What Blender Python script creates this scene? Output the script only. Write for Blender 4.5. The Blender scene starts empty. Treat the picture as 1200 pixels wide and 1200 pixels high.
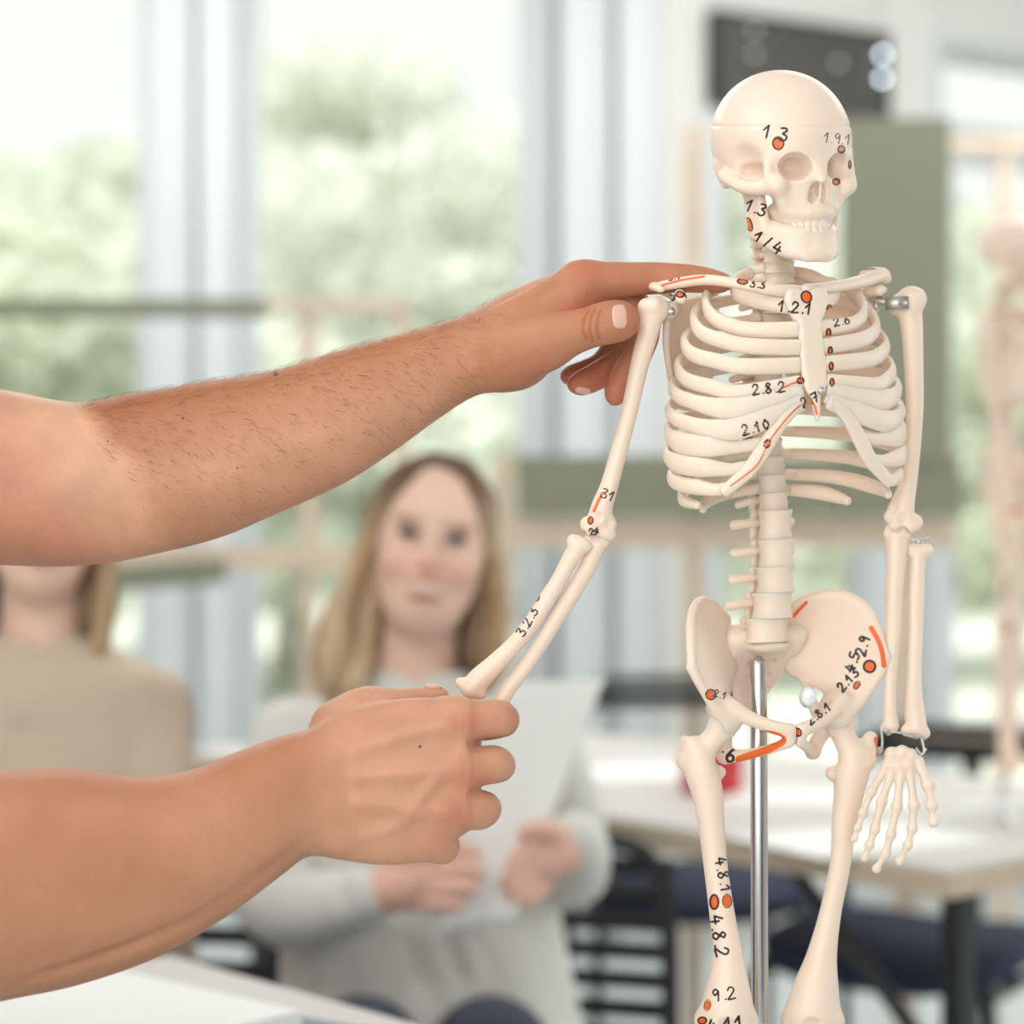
import bpy, math, random
import numpy as np
from mathutils import Vector, Matrix
rng = random.Random(7)
nrs = np.random.RandomState(3)
scene = bpy.context.scene
COL = scene.collection
FOC = 2500.0
CAMZ = 1.2
f32 = np.float32

# ---------------------------------------------------------------- placing
def W(P, d0):
    """traced points (x right, y down, z towards the viewer, all in photo units at distance d0) -> world metres"""
    P = np.asarray(P, dtype=np.float64)
    d = d0 - P[..., 2] * d0 / FOC
    return np.stack([(P[..., 0] - 600) / FOC * d, d, CAMZ - (P[..., 1] - 600) / FOC * d], -1)

def wpt(x, y, d):
    return ((x - 600) / FOC * d, d, CAMZ - (y - 600) / FOC * d)

# ---------------------------------------------------------------- objects
def empty(name, loc, label=None, cat=None, group=None, kind=None):
    o = bpy.data.objects.new(name, None)
    COL.objects.link(o)
    o.location = loc
    tag(o, label, cat, group, kind)
    return o

def tag(o, label=None, cat=None, group=None, kind=None):
    if label: o['label'] = label
    if cat: o['category'] = cat
    if group: o['group'] = group
    if kind: o['kind'] = kind
    return o

def obj(name, V, F, mat, parent=None, attrs=None, smooth=True, flip='auto'):
    """V (n,3) world, F list of index lists or (m,4)/(m,3) array -> one mesh object"""
    V = np.asarray(V, dtype=np.float64)
    if parent is not None:
        off = np.array(parent.location)
        if parent.parent is not None: off = off + np.array(parent.parent.location)
        V = V - off
    else:
        off = np.zeros(3)
    me = bpy.data.meshes.new(name)
    if isinstance(F, np.ndarray):
        if flip == 'auto':
            a, b, c = V[F[:, 0]], V[F[:, 1]], V[F[:, 2]]
            ctr = V.mean(0)
            vol = np.einsum('ij,ij->i', a - ctr, np.cross(b - ctr, c - ctr)).sum()
            if F.shape[1] == 4:
                d = V[F[:, 3]]
                vol += np.einsum('ij,ij->i', a - ctr, np.cross(c - ctr, d - ctr)).sum()
            if vol < 0: F = F[:, ::-1]
        n, k = F.shape
        me.vertices.add(len(V)); me.vertices.foreach_set('co', V.astype(f32).ravel())
        me.loops.add(n * k); me.loops.foreach_set('vertex_index', np.ascontiguousarray(F, dtype=np.int32).ravel())
        me.polygons.add(n); me.polygons.foreach_set('loop_start', np.arange(0, n * k, k, dtype=np.int32))
        me.update(calc_edges=True)
    else:
        me.from_pydata([tuple(v) for v in V], [], [tuple(int(i) for i in f) for f in F])
        if flip == 'auto':
            vol = 0.0
            ctr = V.mean(0)
            for f in F:
                for i in range(1, len(f) - 1):
                    vol += np.dot(V[f[0]] - ctr, np.cross(V[f[i]] - ctr, V[f[i + 1]] - ctr))
            if vol < 0: me.flip_normals()
    for p in (attrs or {}):
        at = me.attributes.new(p, 'FLOAT_COLOR', 'POINT')
        A = np.ones((len(V), 4), dtype=f32); A[:, :3] = attrs[p]
        at.data.foreach_set('color', A.ravel())
    me.polygons.foreach_set('use_smooth', np.full(len(me.polygons), smooth, dtype=bool))
    for m in (mat if isinstance(mat, (list, tuple)) else [mat]): me.materials.append(m)
    me.validate()
    o = bpy.data.objects.new(name, me)
    COL.objects.link(o)
    if parent is not None: o.parent = parent
    return o

def merge(*parts):
    """several (V, F) -> one (V, F list)"""
    V, F, n = [], [], 0
    for v, f in parts:
        v = np.asarray(v, dtype=np.float64)
        V.append(v); F += [[int(i) + n for i in q] for q in f]; n += len(v)
    return np.concatenate(V), F

# ---------------------------------------------------------------- implicit solids
class Vol:
    def __init__(s, lo, hi, h):
        s.h = float(h); s.lo = np.array(lo, dtype=np.float64)
        n = np.ceil((np.array(hi) - s.lo) / h).astype(int) + 1
        s.ax = [(s.lo[i] + np.arange(n[i]) * h).astype(f32) for i in range(3)]
        s.n = n
        s.F = np.full(n, 40.0, dtype=f32)
    def _sl(s, lo, hi):
        out = []
        for i in range(3):
            a = int(math.floor((lo[i] - s.lo[i]) / s.h)); b = int(math.ceil((hi[i] - s.lo[i]) / s.h)) + 1
            a = max(a, 0); b = min(b, int(s.n[i]))
            if b <= a: return None
            out.append(slice(a, b))
        return tuple(out)
    def put(s, fn, lo, hi, k=0.0, mode='add', sl=None, pad=0.0):
        m = k + 3 * s.h + pad
        if sl is None: sl = s._sl([v - m for v in lo], [v + m for v in hi])
        if sl is None: return
        X = s.ax[0][sl[0]][:, None, None]; Y = s.ax[1][sl[1]][None, :, None]; Z = s.ax[2][sl[2]][None, None, :]
        d = fn(X, Y, Z).astype(f32)
        A = s.F[sl]
        if mode == 'add':
            if k > 0:
                hh = np.maximum(k - np.abs(A - d), 0) / k
                s.F[sl] = np.minimum(A, d) - hh * hh * (k * .25)
            else: s.F[sl] = np.minimum(A, d)
        else:
            d = -d
            if k > 0:
                hh = np.maximum(k - np.abs(A - d), 0) / k
                s.F[sl] = np.maximum(A, d) + hh * hh * (k * .25)
            else: s.F[sl] = np.maximum(A, d)
    def ball(s, c, r, k=0.0, mode='add'):
        def fn(X, Y, Z): return np.sqrt((X - c[0]) ** 2 + (Y - c[1]) ** 2 + (Z - c[2]) ** 2) - r
        s.put(fn, [v - r for v in c], [v + r for v in c], k, mode)
    def ell(s, c, r, R=None, k=0.0, mode='add'):
        R = np.eye(3) if R is None else np.asarray(R)
        ext = np.sqrt(((R.T * np.array(r)) ** 2).sum(1)) if R is not None else np.array(r)
        ext = np.abs(R.T) @ np.array(r)
        def fn(X, Y, Z):
            x, y, z = X - c[0], Y - c[1], Z - c[2]
            p = [(R[i, 0] * x + R[i, 1] * y + R[i, 2] * z) for i in range(3)]
            k0 = np.sqrt((p[0] / r[0]) ** 2 + (p[1] / r[1]) ** 2 + (p[2] / r[2]) ** 2)
            k1 = np.sqrt((p[0] / r[0] ** 2) ** 2 + (p[1] / r[1] ** 2) ** 2 + (p[2] / r[2] ** 2) ** 2) + 1e-6
            return k0 * (k0 - 1) / k1
        s.put(fn, [c[i] - ext[i] for i in range(3)], [c[i] + ext[i] for i in range(3)], k, mode)
    def cone(s, a, b, ra, rb, k=0.0, mode='add', sq=None, pad=0.0):
        """round cone; sq = (unit direction, factor): thickness along that direction times factor"""
        a = np.array(a, dtype=np.float64); b = np.array(b, dtype=np.float64)
        ab = b - a; L2 = float(ab @ ab) + 1e-9
        rm = max(ra, rb); ex = rm * (max(1.0, sq[1]) if sq else 1.0)
        lo = np.minimum(a, b) - ex; hi = np.maximum(a, b) + ex
        def fn(X, Y, Z):
            x, y, z = X - a[0], Y - a[1], Z - a[2]
            t = np.clip((x * ab[0] + y * ab[1] + z * ab[2]) / L2, 0, 1)
            x = x - t * ab[0]; y = y - t * ab[1]; z = z - t * ab[2]
            r = ra + (rb - ra) * t
            if sq:
                n, f = sq
                q = x * n[0] + y * n[1] + z * n[2]
                e = q * (1.0 / f - 1.0)
                x = x + e * n[0]; y = y + e * n[1]; z = z + e * n[2]
                return (np.sqrt(x * x + y * y + z * z) - r) * min(1.0, f)
            return np.sqrt(x * x + y * y + z * z) - r
        s.put(fn, lo, hi, k, mode, pad=pad)
    def chain(s, pts, k=0.0, mode='add', sq=None):
        if k == 0 and mode == 'add':
            for p, q in zip(pts[:-1], pts[1:]): s.cone(p[:3], q[:3], p[3], q[3], k, mode, sq)
            return
        P = np.array([p[:4] for p in pts], dtype=np.float64); ex = P[:, 3].max() * (max(1.0, sq[1]) if sq else 1.0)
        lo = P[:, :3].min(0) - ex - k - 6 * s.h; hi = P[:, :3].max(0) + ex + k + 6 * s.h
        sl = s._sl(lo, hi)
        if sl is None: return
        t = Vol.__new__(Vol); t.h = s.h; t.ax = [s.ax[i][sl[i]] for i in range(3)]
        t.n = np.array([len(a) for a in t.ax]); t.lo = np.array([a[0] for a in t.ax], dtype=np.float64)
        t.F = np.full(t.n, 40.0, dtype=f32)
        for p, q in zip(P[:-1], P[1:]):
            t.cone(p[:3], q[:3], p[3], q[3], 0, 'add', sq, pad=k + 4)
        s.put(lambda X, Y, Z: t.F, t.lo + (k + 3 * s.h), [t.ax[i][-1] - (k + 3 * s.h) for i in range(3)], k, mode, sl=sl)
    def spline(s, pts, k=0.0, mode='add', n=4, sq=None):
        P = catmull(np.array(pts, dtype=np.float64), n)
        s.chain([tuple(p) for p in P], k, mode, sq)
    def lathe_x(s, st, k=0.0, power=2.0):
        """limb running along x: stations (x, y centre, z centre, half height, half depth)"""
        st = np.array(st, dtype=np.float64)
        st = catmull(st, 5)
        o = np.argsort(st[:, 0]); st = st[o]
        lo = [st[0, 0], (st[:, 1] - st[:, 3]).min(), (st[:, 2] - st[:, 4]).min()]
        hi = [st[-1, 0], (st[:, 1] + st[:, 3]).max(), (st[:, 2] + st[:, 4]).max()]
        def fn(X, Y, Z):
            x = X.ravel()
            g = [np.interp(x, st[:, 0], st[:, i]).astype(f32)[:, None, None] for i in (1, 2, 3, 4)]
            r = (np.abs((Y - g[0]) / g[2]) ** power + np.abs((Z - g[1]) / g[3]) ** power) ** (1 / power)
            d = (r - 1) * np.minimum(g[2], g[3]) * .92
            e = np.maximum(st[0, 0] - x, x - st[-1, 0]).astype(f32)[:, None, None]
            return np.maximum(d, e)
        s.put(fn, lo, hi, k)
    def lathe_y(s, st, k=0.0, power=2.0):
        """body running along y: stations (y, x centre, z centre, half width, half depth)"""
        st = np.array(st, dtype=np.float64)
        st = catmull(st, 5)
        o = np.argsort(st[:, 0]); st = st[o]
        lo = [(st[:, 1] - st[:, 3]).min(), st[0, 0], (st[:, 2] - st[:, 4]).min()]
        hi = [(st[:, 1] + st[:, 3]).max(), st[-1, 0], (st[:, 2] + st[:, 4]).max()]
        def fn(X, Y, Z):
            y = Y.ravel()
            g = [np.interp(y, st[:, 0], st[:, i]).astype(f32)[None, :, None] for i in (1, 2, 3, 4)]
            r = (np.abs((X - g[0]) / g[2]) ** power + np.abs((Z - g[1]) / g[3]) ** power) ** (1 / power)
            d = (r - 1) * np.minimum(g[2], g[3]) * .92
            e = np.maximum(st[0, 0] - y, y - st[-1, 0]).astype(f32)[None, :, None]
            return np.maximum(d, e)
        s.put(fn, lo, hi, k)
    def blur(s, n=1):
        np.clip(s.F, -6 * s.h, 6 * s.h, out=s.F)
        for _ in range(n):
            for a in range(3):
                G = np.moveaxis(s.F, a, 0)
                T = G.copy()
                T[1:-1] = .25 * G[:-2] + .5 * G[1:-1] + .25 * G[2:]
                G[...] = T
    def mesh(s):
        F = s.F.copy()
        big = 3 * s.h
        for a in range(3):      # close the surface at the borders
            G = np.moveaxis(F, a, 0); G[0] = np.maximum(G[0], big); G[-1] = np.maximum(G[-1], big)
        I = F < 0
        nx, ny, nz = F.shape
        c = [I[i:nx - 1 + i, j:ny - 1 + j, k:nz - 1 + k] for i in (0, 1) for j in (0, 1) for k in (0, 1)]
        al = c[0].copy(); an = c[0].copy()
        for q in c[1:]: al &= q; an |= q
        act = an & ~al
        ci = np.argwhere(act)
        idx = np.full(act.shape, -1, dtype=np.int32)
        idx[act] = np.arange(len(ci), dtype=np.int32)
        off = np.array([(i, j, k) for i in (0, 1) for j in (0, 1) for k in (0, 1)])
        val = np.stack([F[ci[:, 0] + o[0], ci[:, 1] + o[1], ci[:, 2] + o[2]] for o in off], 1)
        S = np.zeros((len(ci), 3)); N = np.zeros(len(ci))
        for a in range(8):
            for b in range(a + 1, 8):
                if np.abs(off[a] - off[b]).sum() != 1: continue
                m = (val[:, a] < 0) != (val[:, b] < 0)
                t = val[m, a] / (val[m, a] - val[m, b])
                S[m] += off[a] + t[:, None] * (off[b] - off[a]); N[m] += 1
        V = s.lo + (ci + S / np.maximum(N, 1)[:, None]) * s.h
        Q = []
        for a in range(3):
            A = np.moveaxis(I, a, 0)
            ch = A[:-1] != A[1:]
            pos = A[:-1] & ~A[1:]
            e = np.argwhere(ch)
            e = e[(e[:, 1] > 0) & (e[:, 2] > 0) & (e[:, 1] < ch.shape[1] - 1) & (e[:, 2] < ch.shape[2] - 1)]
            ps = pos[e[:, 0], e[:, 1], e[:, 2]]
            M = np.moveaxis(idx, a, 0)
            q = np.stack([M[e[:, 0], e[:, 1] - 1, e[:, 2] - 1], M[e[:, 0], e[:, 1], e[:, 2] - 1], M[e[:, 0], e[:, 1], e[:, 2]], M[e[:, 0], e[:, 1] - 1, e[:, 2]]], 1)
            q[~ps] = q[~ps][:, ::-1]
            if a == 1: q = q[:, ::-1]
            Q.append(q)
        return V, np.concatenate(Q)

def relax(V, F, n=1, lam=.5):
    """light smoothing of a closed quad mesh"""
    V = V.copy()
    a = F[:, [0, 1, 2, 3]].ravel(); b = F[:, [1, 2, 3, 0]].ravel()
    deg = np.bincount(np.concatenate([a, b]), minlength=len(V)).astype(float)[:, None]
    for _ in range(n):
        S = np.zeros_like(V)
        for i in range(3):
            S[:, i] = np.bincount(a, V[b, i], len(V)) + np.bincount(b, V[a, i], len(V))
        V += lam * (S / np.maximum(deg, 1) - V)
    return V

def vnormals(V, F):
    n = np.cross(V[F[:, 2]] - V[F[:, 0]], V[F[:, 3]] - V[F[:, 1]])
    N = np.zeros_like(V)
    for k in range(4): np.add.at(N, F[:, k], n)
    return N / (np.linalg.norm(N, axis=1, keepdims=True) + 1e-9)

# ---------------------------------------------------------------- curves and sweeps
def catmull(P, n=8):
    P = np.asarray(P, dtype=np.float64)
    if len(P) < 3:
        t = np.linspace(0, 1, n + 1)[:, None]
        return P[0] + (P[-1] - P[0]) * t
    Q = np.concatenate([[2 * P[0] - P[1]], P, [2 * P[-1] - P[-2]]])
    out = []
    for i in range(1, len(Q) - 2):
        p0, p1, p2, p3 = Q[i - 1], Q[i], Q[i + 1], Q[i + 2]
        for t in np.arange(n) / n:
            out.append(.5 * ((2 * p1) + (p2 - p0) * t + (2 * p0 - 5 * p1 + 4 * p2 - p3) * t * t + (3 * p1 - p0 - 3 * p2 + p3) * t ** 3))
    out.append(P[-1])
    return np.array(out)

def sweep(P, ra, rb=None, up=(0, 1, 0), seg=14, cap=True):
    """closed tube along points P; ra = radius along the 'up' side, rb across it (numbers or per point)"""
    P = np.asarray(P, dtype=np.float64); n = len(P)
    ra = np.broadcast_to(np.asarray(ra, dtype=float), (n,)); rb = ra if rb is None else np.broadcast_to(np.asarray(rb, dtype=float), (n,))
    T = np.gradient(P, axis=0); T /= np.linalg.norm(T, axis=1, keepdims=True) + 1e-12
    up = np.broadcast_to(np.asarray(up, dtype=float), (n, 3))
    B = np.cross(T, up)
    bad = np.linalg.norm(B, axis=1) < 1e-3
    if bad.any(): B[bad] = np.cross(T[bad], np.array([0.31, .2, .93]))
    B /= np.linalg.norm(B, axis=1, keepdims=True)
    U = np.cross(B, T)
    th = np.arange(seg) / seg * 2 * math.pi
    rings = []
    def ring(i, s, sh=0.0):
        c = P[i] + T[i] * sh
        return c + s * (np.cos(th)[:, None] * U[i] * ra[i] + np.sin(th)[:, None] * B[i] * rb[i])
    if cap:
        r0 = min(ra[0], rb[0]); r1 = min(ra[-1], rb[-1])
        for a in (.9, .6, .3): rings.append(ring(0, math.sqrt(1 - a * a), -r0 * a))
    for i in range(n): rings.append(ring(i, 1))
    if cap:
        for a in (.3, .6, .9): rings.append(ring(n - 1, math.sqrt(1 - a * a), r1 * a))
    V = np.concatenate(rings); m = len(rings)
    F = []
    for i in range(m - 1):
        for j in range(seg):
            k = (j + 1) % seg
            F.append([i * seg + j, i * seg + k, (i + 1) * seg + k, (i + 1) * seg + j])
    F.append(list(range(seg))[::-1]); F.append([(m - 1) * seg + j for j in range(seg)])
    return V, F

def tube(pts, r, n=6, seg=10, sp=True):
    P = np.asarray(pts, dtype=np.float64)
    if sp and len(P) > 2: P = catmull(P, n)
    return sweep(P, r, up=(0.13, 0.9, 0.41), seg=seg)

def box(lo, hi):
    x0, y0, z0 = lo; x1, y1, z1 = hi
    V = [(x0, y0, z0), (x1, y0, z0), (x1, y1, z0), (x0, y1, z0), (x0, y0, z1), (x1, y0, z1), (x1, y1, z1), (x0, y1, z1)]
    F = [[0, 3, 2, 1], [4, 5, 6, 7], [0, 1, 5, 4], [1, 2, 6, 5], [2, 3, 7, 6], [3, 0, 4, 7]]
    return np.array(V, dtype=float), F

def prism(poly, h, axis=2, base=0.0):
    """polygon (list of 2d) extruded by h along axis"""
    n = len(poly); V = []
    for z in (base, base + h):
        for p in poly:
            V.append({2: (p[0], p[1], z), 1: (p[0], z, p[1]), 0: (z, p[0], p[1])}[axis])
    F = [list(range(n))[::-1], [n + i for i in range(n)]]
    for i in range(n): F.append([i, (i + 1) % n, n + (i + 1) % n, n + i])
    return np.array(V, dtype=float), F

def xf(vf, R=None, t=(0, 0, 0)):
    V, F = vf
    V = np.asarray(V, dtype=float)
    if R is not None: V = V @ np.asarray(R).T
    return V + np.array(t), F

def rotz(a): c, s = math.cos(a), math.sin(a); return np.array([[c, -s, 0], [s, c, 0], [0, 0, 1.]])
def rotx(a): c, s = math.cos(a), math.sin(a); return np.array([[1., 0, 0], [0, c, -s], [0, s, c]])
def roty(a): c, s = math.cos(a), math.sin(a); return np.array([[c, 0, s], [0, 1., 0], [-s, 0, c]])

def bevel(o, w, seg=2, ang=40):
    m = o.modifiers.new('bevel', 'BEVEL'); m.width = w; m.segments = seg; m.limit_method = 'ANGLE'; m.angle_limit = math.radians(ang)
    return o
# ---------------------------------------------------------------- materials
def srgb(r, g, b):
    return tuple((c / 255 / 12.92) if c / 255 <= .04045 else ((c / 255 + .055) / 1.055) ** 2.4 for c in (r, g, b)) + (1,)

def mat(name, col, rough=.5, metal=0.0, spec=.5, noise=0.0, nscale=20.0, bump=0.0, bscale=60.0, sss=0.0, ssr=(.01, .006, .004), emit=None, estr=1.0, sheen=0.0, trans=0.0, coat=0.0):
    m = bpy.data.materials.new(name); m.use_nodes = True
    nt = m.node_tree; p = nt.nodes['Principled BSDF']
    p.inputs['Base Color'].default_value = col
    p.inputs['Roughness'].default_value = rough; p.inputs['Metallic'].default_value = metal
    p.inputs['Specular IOR Level'].default_value = spec
    if sss: p.inputs['Subsurface Weight'].default_value = sss; p.inputs['Subsurface Radius'].default_value = ssr; p.inputs['Subsurface Scale'].default_value = 1.0
    if sheen: p.inputs['Sheen Weight'].default_value = sheen
    if trans: p.inputs['Transmission Weight'].default_value = trans
    if coat: p.inputs['Coat Weight'].default_value = coat
    if emit: p.inputs['Emission Color'].default_value = emit; p.inputs['Emission Strength'].default_value = estr
    tc = nt.nodes.new('ShaderNodeTexCoord')
    if noise:
        n = nt.nodes.new('ShaderNodeTexNoise'); n.inputs['Scale'].default_value = nscale; n.inputs['Detail'].default_value = 4
        nt.links.new(tc.outputs['Object'], n.inputs['Vector'])
        mx = nt.nodes.new('ShaderNodeMix'); mx.data_type = 'RGBA'; mx.blend_type = 'MULTIPLY'
        mx.inputs[0].default_value = 1.0
        cr = nt.nodes.new('ShaderNodeMapRange'); cr.inputs[1].default_value = .3; cr.inputs[2].default_value = .7
        cr.inputs[3].default_value = 1 - noise; cr.inputs[4].default_value = 1 + noise * .4
        nt.links.new(n.outputs['Fac'], cr.inputs[0])
        mx.inputs[6].default_value = col
        nt.links.new(cr.outputs[0], mx.inputs[7])
        nt.links.new(mx.outputs[2], p.inputs['Base Color'])
    if bump:
        n2 = nt.nodes.new('ShaderNodeTexNoise'); n2.inputs['Scale'].default_value = bscale; n2.inputs['Detail'].default_value = 5
        nt.links.new(tc.outputs['Object'], n2.inputs['Vector'])
        b = nt.nodes.new('ShaderNodeBump'); b.inputs['Strength'].default_value = bump; b.inputs['Distance'].default_value = .002
        nt.links.new(n2.outputs['Fac'], b.inputs['Height']); nt.links.new(b.outputs['Normal'], p.inputs['Normal'])
    return m

def attr_mix(m, attr, rules, base):
    """rules: list of (channel 0..2, colour, hard) painted over base by vertex attribute; hard = signed-distance threshold"""
    nt = m.node_tree; p = nt.nodes['Principled BSDF']
    a = nt.nodes.new('ShaderNodeAttribute'); a.attribute_name = attr
    s = nt.nodes.new('ShaderNodeSeparateColor'); nt.links.new(a.outputs['Color'], s.inputs[0])
    cur = base
    for ch, col, hard in rules:
        mx = nt.nodes.new('ShaderNodeMix'); mx.data_type = 'RGBA'
        fac = s.outputs[ch]
        if hard:
            r = nt.nodes.new('ShaderNodeMapRange'); r.interpolation_type = 'SMOOTHSTEP'
            r.inputs[1].default_value = .5 - hard; r.inputs[2].default_value = .5 + hard
            nt.links.new(fac, r.inputs[0]); fac = r.outputs[0]
        nt.links.new(fac, mx.inputs[0])
        if isinstance(cur, tuple): mx.inputs[6].default_value = cur
        else: nt.links.new(cur, mx.inputs[6])
        mx.inputs[7].default_value = col
        cur = mx.outputs[2]
    nt.links.new(cur, p.inputs['Base Color'])

def linked_base(m):
    p = m.node_tree.nodes['Principled BSDF']
    l = p.inputs['Base Color'].links
    return l[0].from_socket if l else tuple(p.inputs['Base Color'].default_value)

BONEC = srgb(239, 218, 201)
M = {}
M['bone'] = mat('bone_plastic', BONEC, rough=.38, spec=.4, sss=.5, ssr=(.010, .0052, .0032), bump=.05, bscale=180)
attr_mix(M['bone'], 'mark', [(1, srgb(232, 108, 40), .07), (0, srgb(28, 22, 24), .07)], linked_base(M['bone']))
M['bone_plain'] = mat('bone_plastic_plain', BONEC, rough=.38, spec=.4, sss=.5, ssr=(.010, .0052, .0032), bump=.05, bscale=180)
M['tooth'] = mat('tooth_plastic', srgb(240, 222, 206), rough=.35)
M['chrome'] = mat('chrome', srgb(205, 205, 205), rough=.18, metal=1.0)
M['steel'] = mat('screw_steel', srgb(205, 204, 200), rough=.42, metal=1.0)
M['white_plastic'] = mat('white_plastic', srgb(238, 240, 240), rough=.4)

def marks(V, F, strokes, zmin=-1e9):
    """V in photo units: ink and orange pen strokes laid on the side that faces the viewer.
    strokes: (kind, polyline, half width)"""
    A = np.zeros((len(V), 3))
    if not strokes: return A
    N = vnormals(V, F)
    c = V.mean(0); a = V[F[:, 0]] - c
    vol = np.einsum('ij,ij->i', a, np.cross(V[F[:, 1]] - c, V[F[:, 2]] - c)).sum() + np.einsum('ij,ij->i', a, np.cross(V[F[:, 2]] - c, V[F[:, 3]] - c)).sum()
    front = (N[:, 2] * (1 if vol > 0 else -1) > .02) & (V[:, 2] > zmin)
    dist = [np.full(len(V), 99.), np.full(len(V), 99.)]
    for kind, P, w in strokes:
        P = np.asarray(P, dtype=float)
        lo = P.min(0) - w - 5; hi = P.max(0) + w + 5
        s = np.nonzero((V[:, 0] > lo[0]) & (V[:, 0] < hi[0]) & (V[:, 1] > lo[1]) & (V[:, 1] < hi[1]) & front)[0]
        if not len(s): continue
        X = V[s, :2]; d = np.full(len(s), 99.)
        for a, b in zip(P[:-1], P[1:]):
            ab = b - a; t = np.clip(((X - a) @ ab) / (ab @ ab + 1e-9), 0, 1)
            d = np.minimum(d, np.linalg.norm(X - a - t[:, None] * ab, axis=1))
        k = 0 if kind == 'ink' else 1
        dist[k][s] = np.minimum(dist[k][s], d - w)
    A[:, 0] = np.clip(.5 - dist[0] / 8, 0, 1); A[:, 1] = np.clip(.5 - dist[1] / 8, 0, 1)
    return A

GL = {'1': [[(0, .42), (.5, 0), (.42, 1)]], '2': [[(.05, .25), (.28, 0), (.65, .05), (.75, .3), (.4, .65), (0, 1), (.85, .95)]],
      '3': [[(.1, .05), (.6, 0), (.75, .2), (.35, .45), (.8, .6), (.75, .9), (.35, 1), (0, .88)]],
      '4': [[(.4, 0), (0, .6), (.85, .6)], [(.62, .3), (.55, 1)]], '5': [[(.8, 0), (.2, .05), (.15, .45), (.6, .45), (.8, .7), (.5, 1), (.05, .92)]],
      '6': [[(.7, 0), (.2, .4), (.05, .75), (.3, 1), (.7, .9), (.7, .6), (.35, .5), (.08, .7)]], '7': [[(0, .05), (.8, 0), (.35, 1)], [(.2, .5), (.75, .45)]],
      '8': [[(.7, .15), (.4, 0), (.1, .2), (.4, .45), (.75, .75), (.4, 1), (.05, .78), (.4, .45), (.7, .15)]],
      '9': [[(.75, .2), (.4, 0), (.1, .25), (.35, .5), (.72, .25), (.6, 1)]], '0': [[(.4, 0), (.05, .45), (.35, 1), (.75, .5), (.4, 0)]],
      '.': [[(.25, .95), (.3, .95)]], '/': [[(.6, 0), (.1, 1)]], 'o': [[(.4, .3), (.1, .6), (.4, .9), (.7, .6), (.4, .3)]]}

def write(s, x, y, h, ang=0.0, w=1.15, adv=.85):
    """handwriting starting at photo point x, y (top left), letter height h"""
    a = math.radians(ang); c, sn = math.cos(a), math.sin(a); out = []; cx = 0.0
    for ch in s:
        for st in GL.get(ch, []):
            pts = [((cx + p[0] * h * .72), p[1] * h) for p in st]
            pts = np.array(pts)
            if len(pts) > 2 and ch not in '14/7': pts = catmull(pts, 4)
            out.append(('ink', [(x + p[0] * c - p[1] * sn, y + p[0] * sn + p[1] * c) for p in pts], w))
        cx += h * (.42 if ch == '.' else adv)
    return out

def dot(x, y, rx, ry=None, ang=0.0, ring=1.0):
    """orange spot with a black pen outline"""
    ry = ry or rx
    t = np.linspace(0, 2 * math.pi, 13); a = math.radians(ang)
    e = lambda k: [(x + k * rx * math.cos(q) * math.cos(a) - k * ry * math.sin(q) * math.sin(a), y + k * rx * math.cos(q) * math.sin(a) + k * ry * math.sin(q) * math.cos(a)) for q in t]
    m = min(rx, ry) * .5
    out = [('orange', e(.55), m)]
    if ring: out.append(('ink', e(1.0), ring))
    return out
# ================================================================ the model skeleton
D0 = 1.36
TH = math.radians(25); CT, ST = math.cos(TH), math.sin(TH)
def B(u, v, w):
    """body frame (u to its left, v photo y, w forward) -> photo units"""
    u = np.asarray(u, dtype=float); w = np.asarray(w, dtype=float)
    return np.stack(np.broadcast_arrays(905 + CT * u + ST * w, np.asarray(v, dtype=float) - .05 * u, -ST * u + CT * w), -1)
def Bp(p): return tuple(B(*p[:3])) + tuple(p[3:])
def unB(P):
    X = P[..., 0] - 905; z = P[..., 2]
    u = CT * X - ST * z; w = ST * X + CT * z
    return u, P[..., 1] + .05 * u, w

SK_BASE = wpt(892, 1700, D0)
skeleton = empty('skeleton', SK_BASE, 'small cream plastic model skeleton with pen numbers, its arm held by two hands', 'skeleton')

def bone(name, VF, strokes=None, parent=None, mat_=None, rl=0, label=None, zmin=-1e9):
    V, F = VF
    V = np.asarray(V, dtype=float)
    if rl: V = relax(V, F, rl)
    at = {'mark': marks(V, F, strokes, zmin)} if strokes else None
    o = obj(name, W(V, D0), F, mat_ or M['bone'], parent or skeleton, at)
    if label: o['label'] = label
    return o

def quadsweep(P, ra, rb=None, up=(0, 1, 0), seg=16):
    V, F = sweep(P, ra, rb, up, seg)
    n = len(V); c = len(V)
    # close the two caps with quads so that the face array stays regular
    Q = [f for f in F if len(f) == 4]
    m = n // seg
    for base, rev in ((0, True), ((m - 1) * seg, False)):
        for j in range(0, seg // 2 - 1):
            q = [base + j, base + j + 1, base + seg - 2 - j, base + seg - 1 - j]
            Q.append(q[::-1] if rev else q)
    return V, np.array(Q)

# ---------------------------------------------------------------- skull
SKC = np.array([912., 165., 16.])
def SKpx(L):
    L = np.asarray(L, dtype=float)
    u, v, w = L[..., 0], L[..., 1], L[..., 2]
    c, s = math.cos(math.radians(30)), math.sin(math.radians(30))
    return np.stack([SKC[0] + c * u + s * w, SKC[1] + v, SKC[2] - s * u + c * w], -1)

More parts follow.
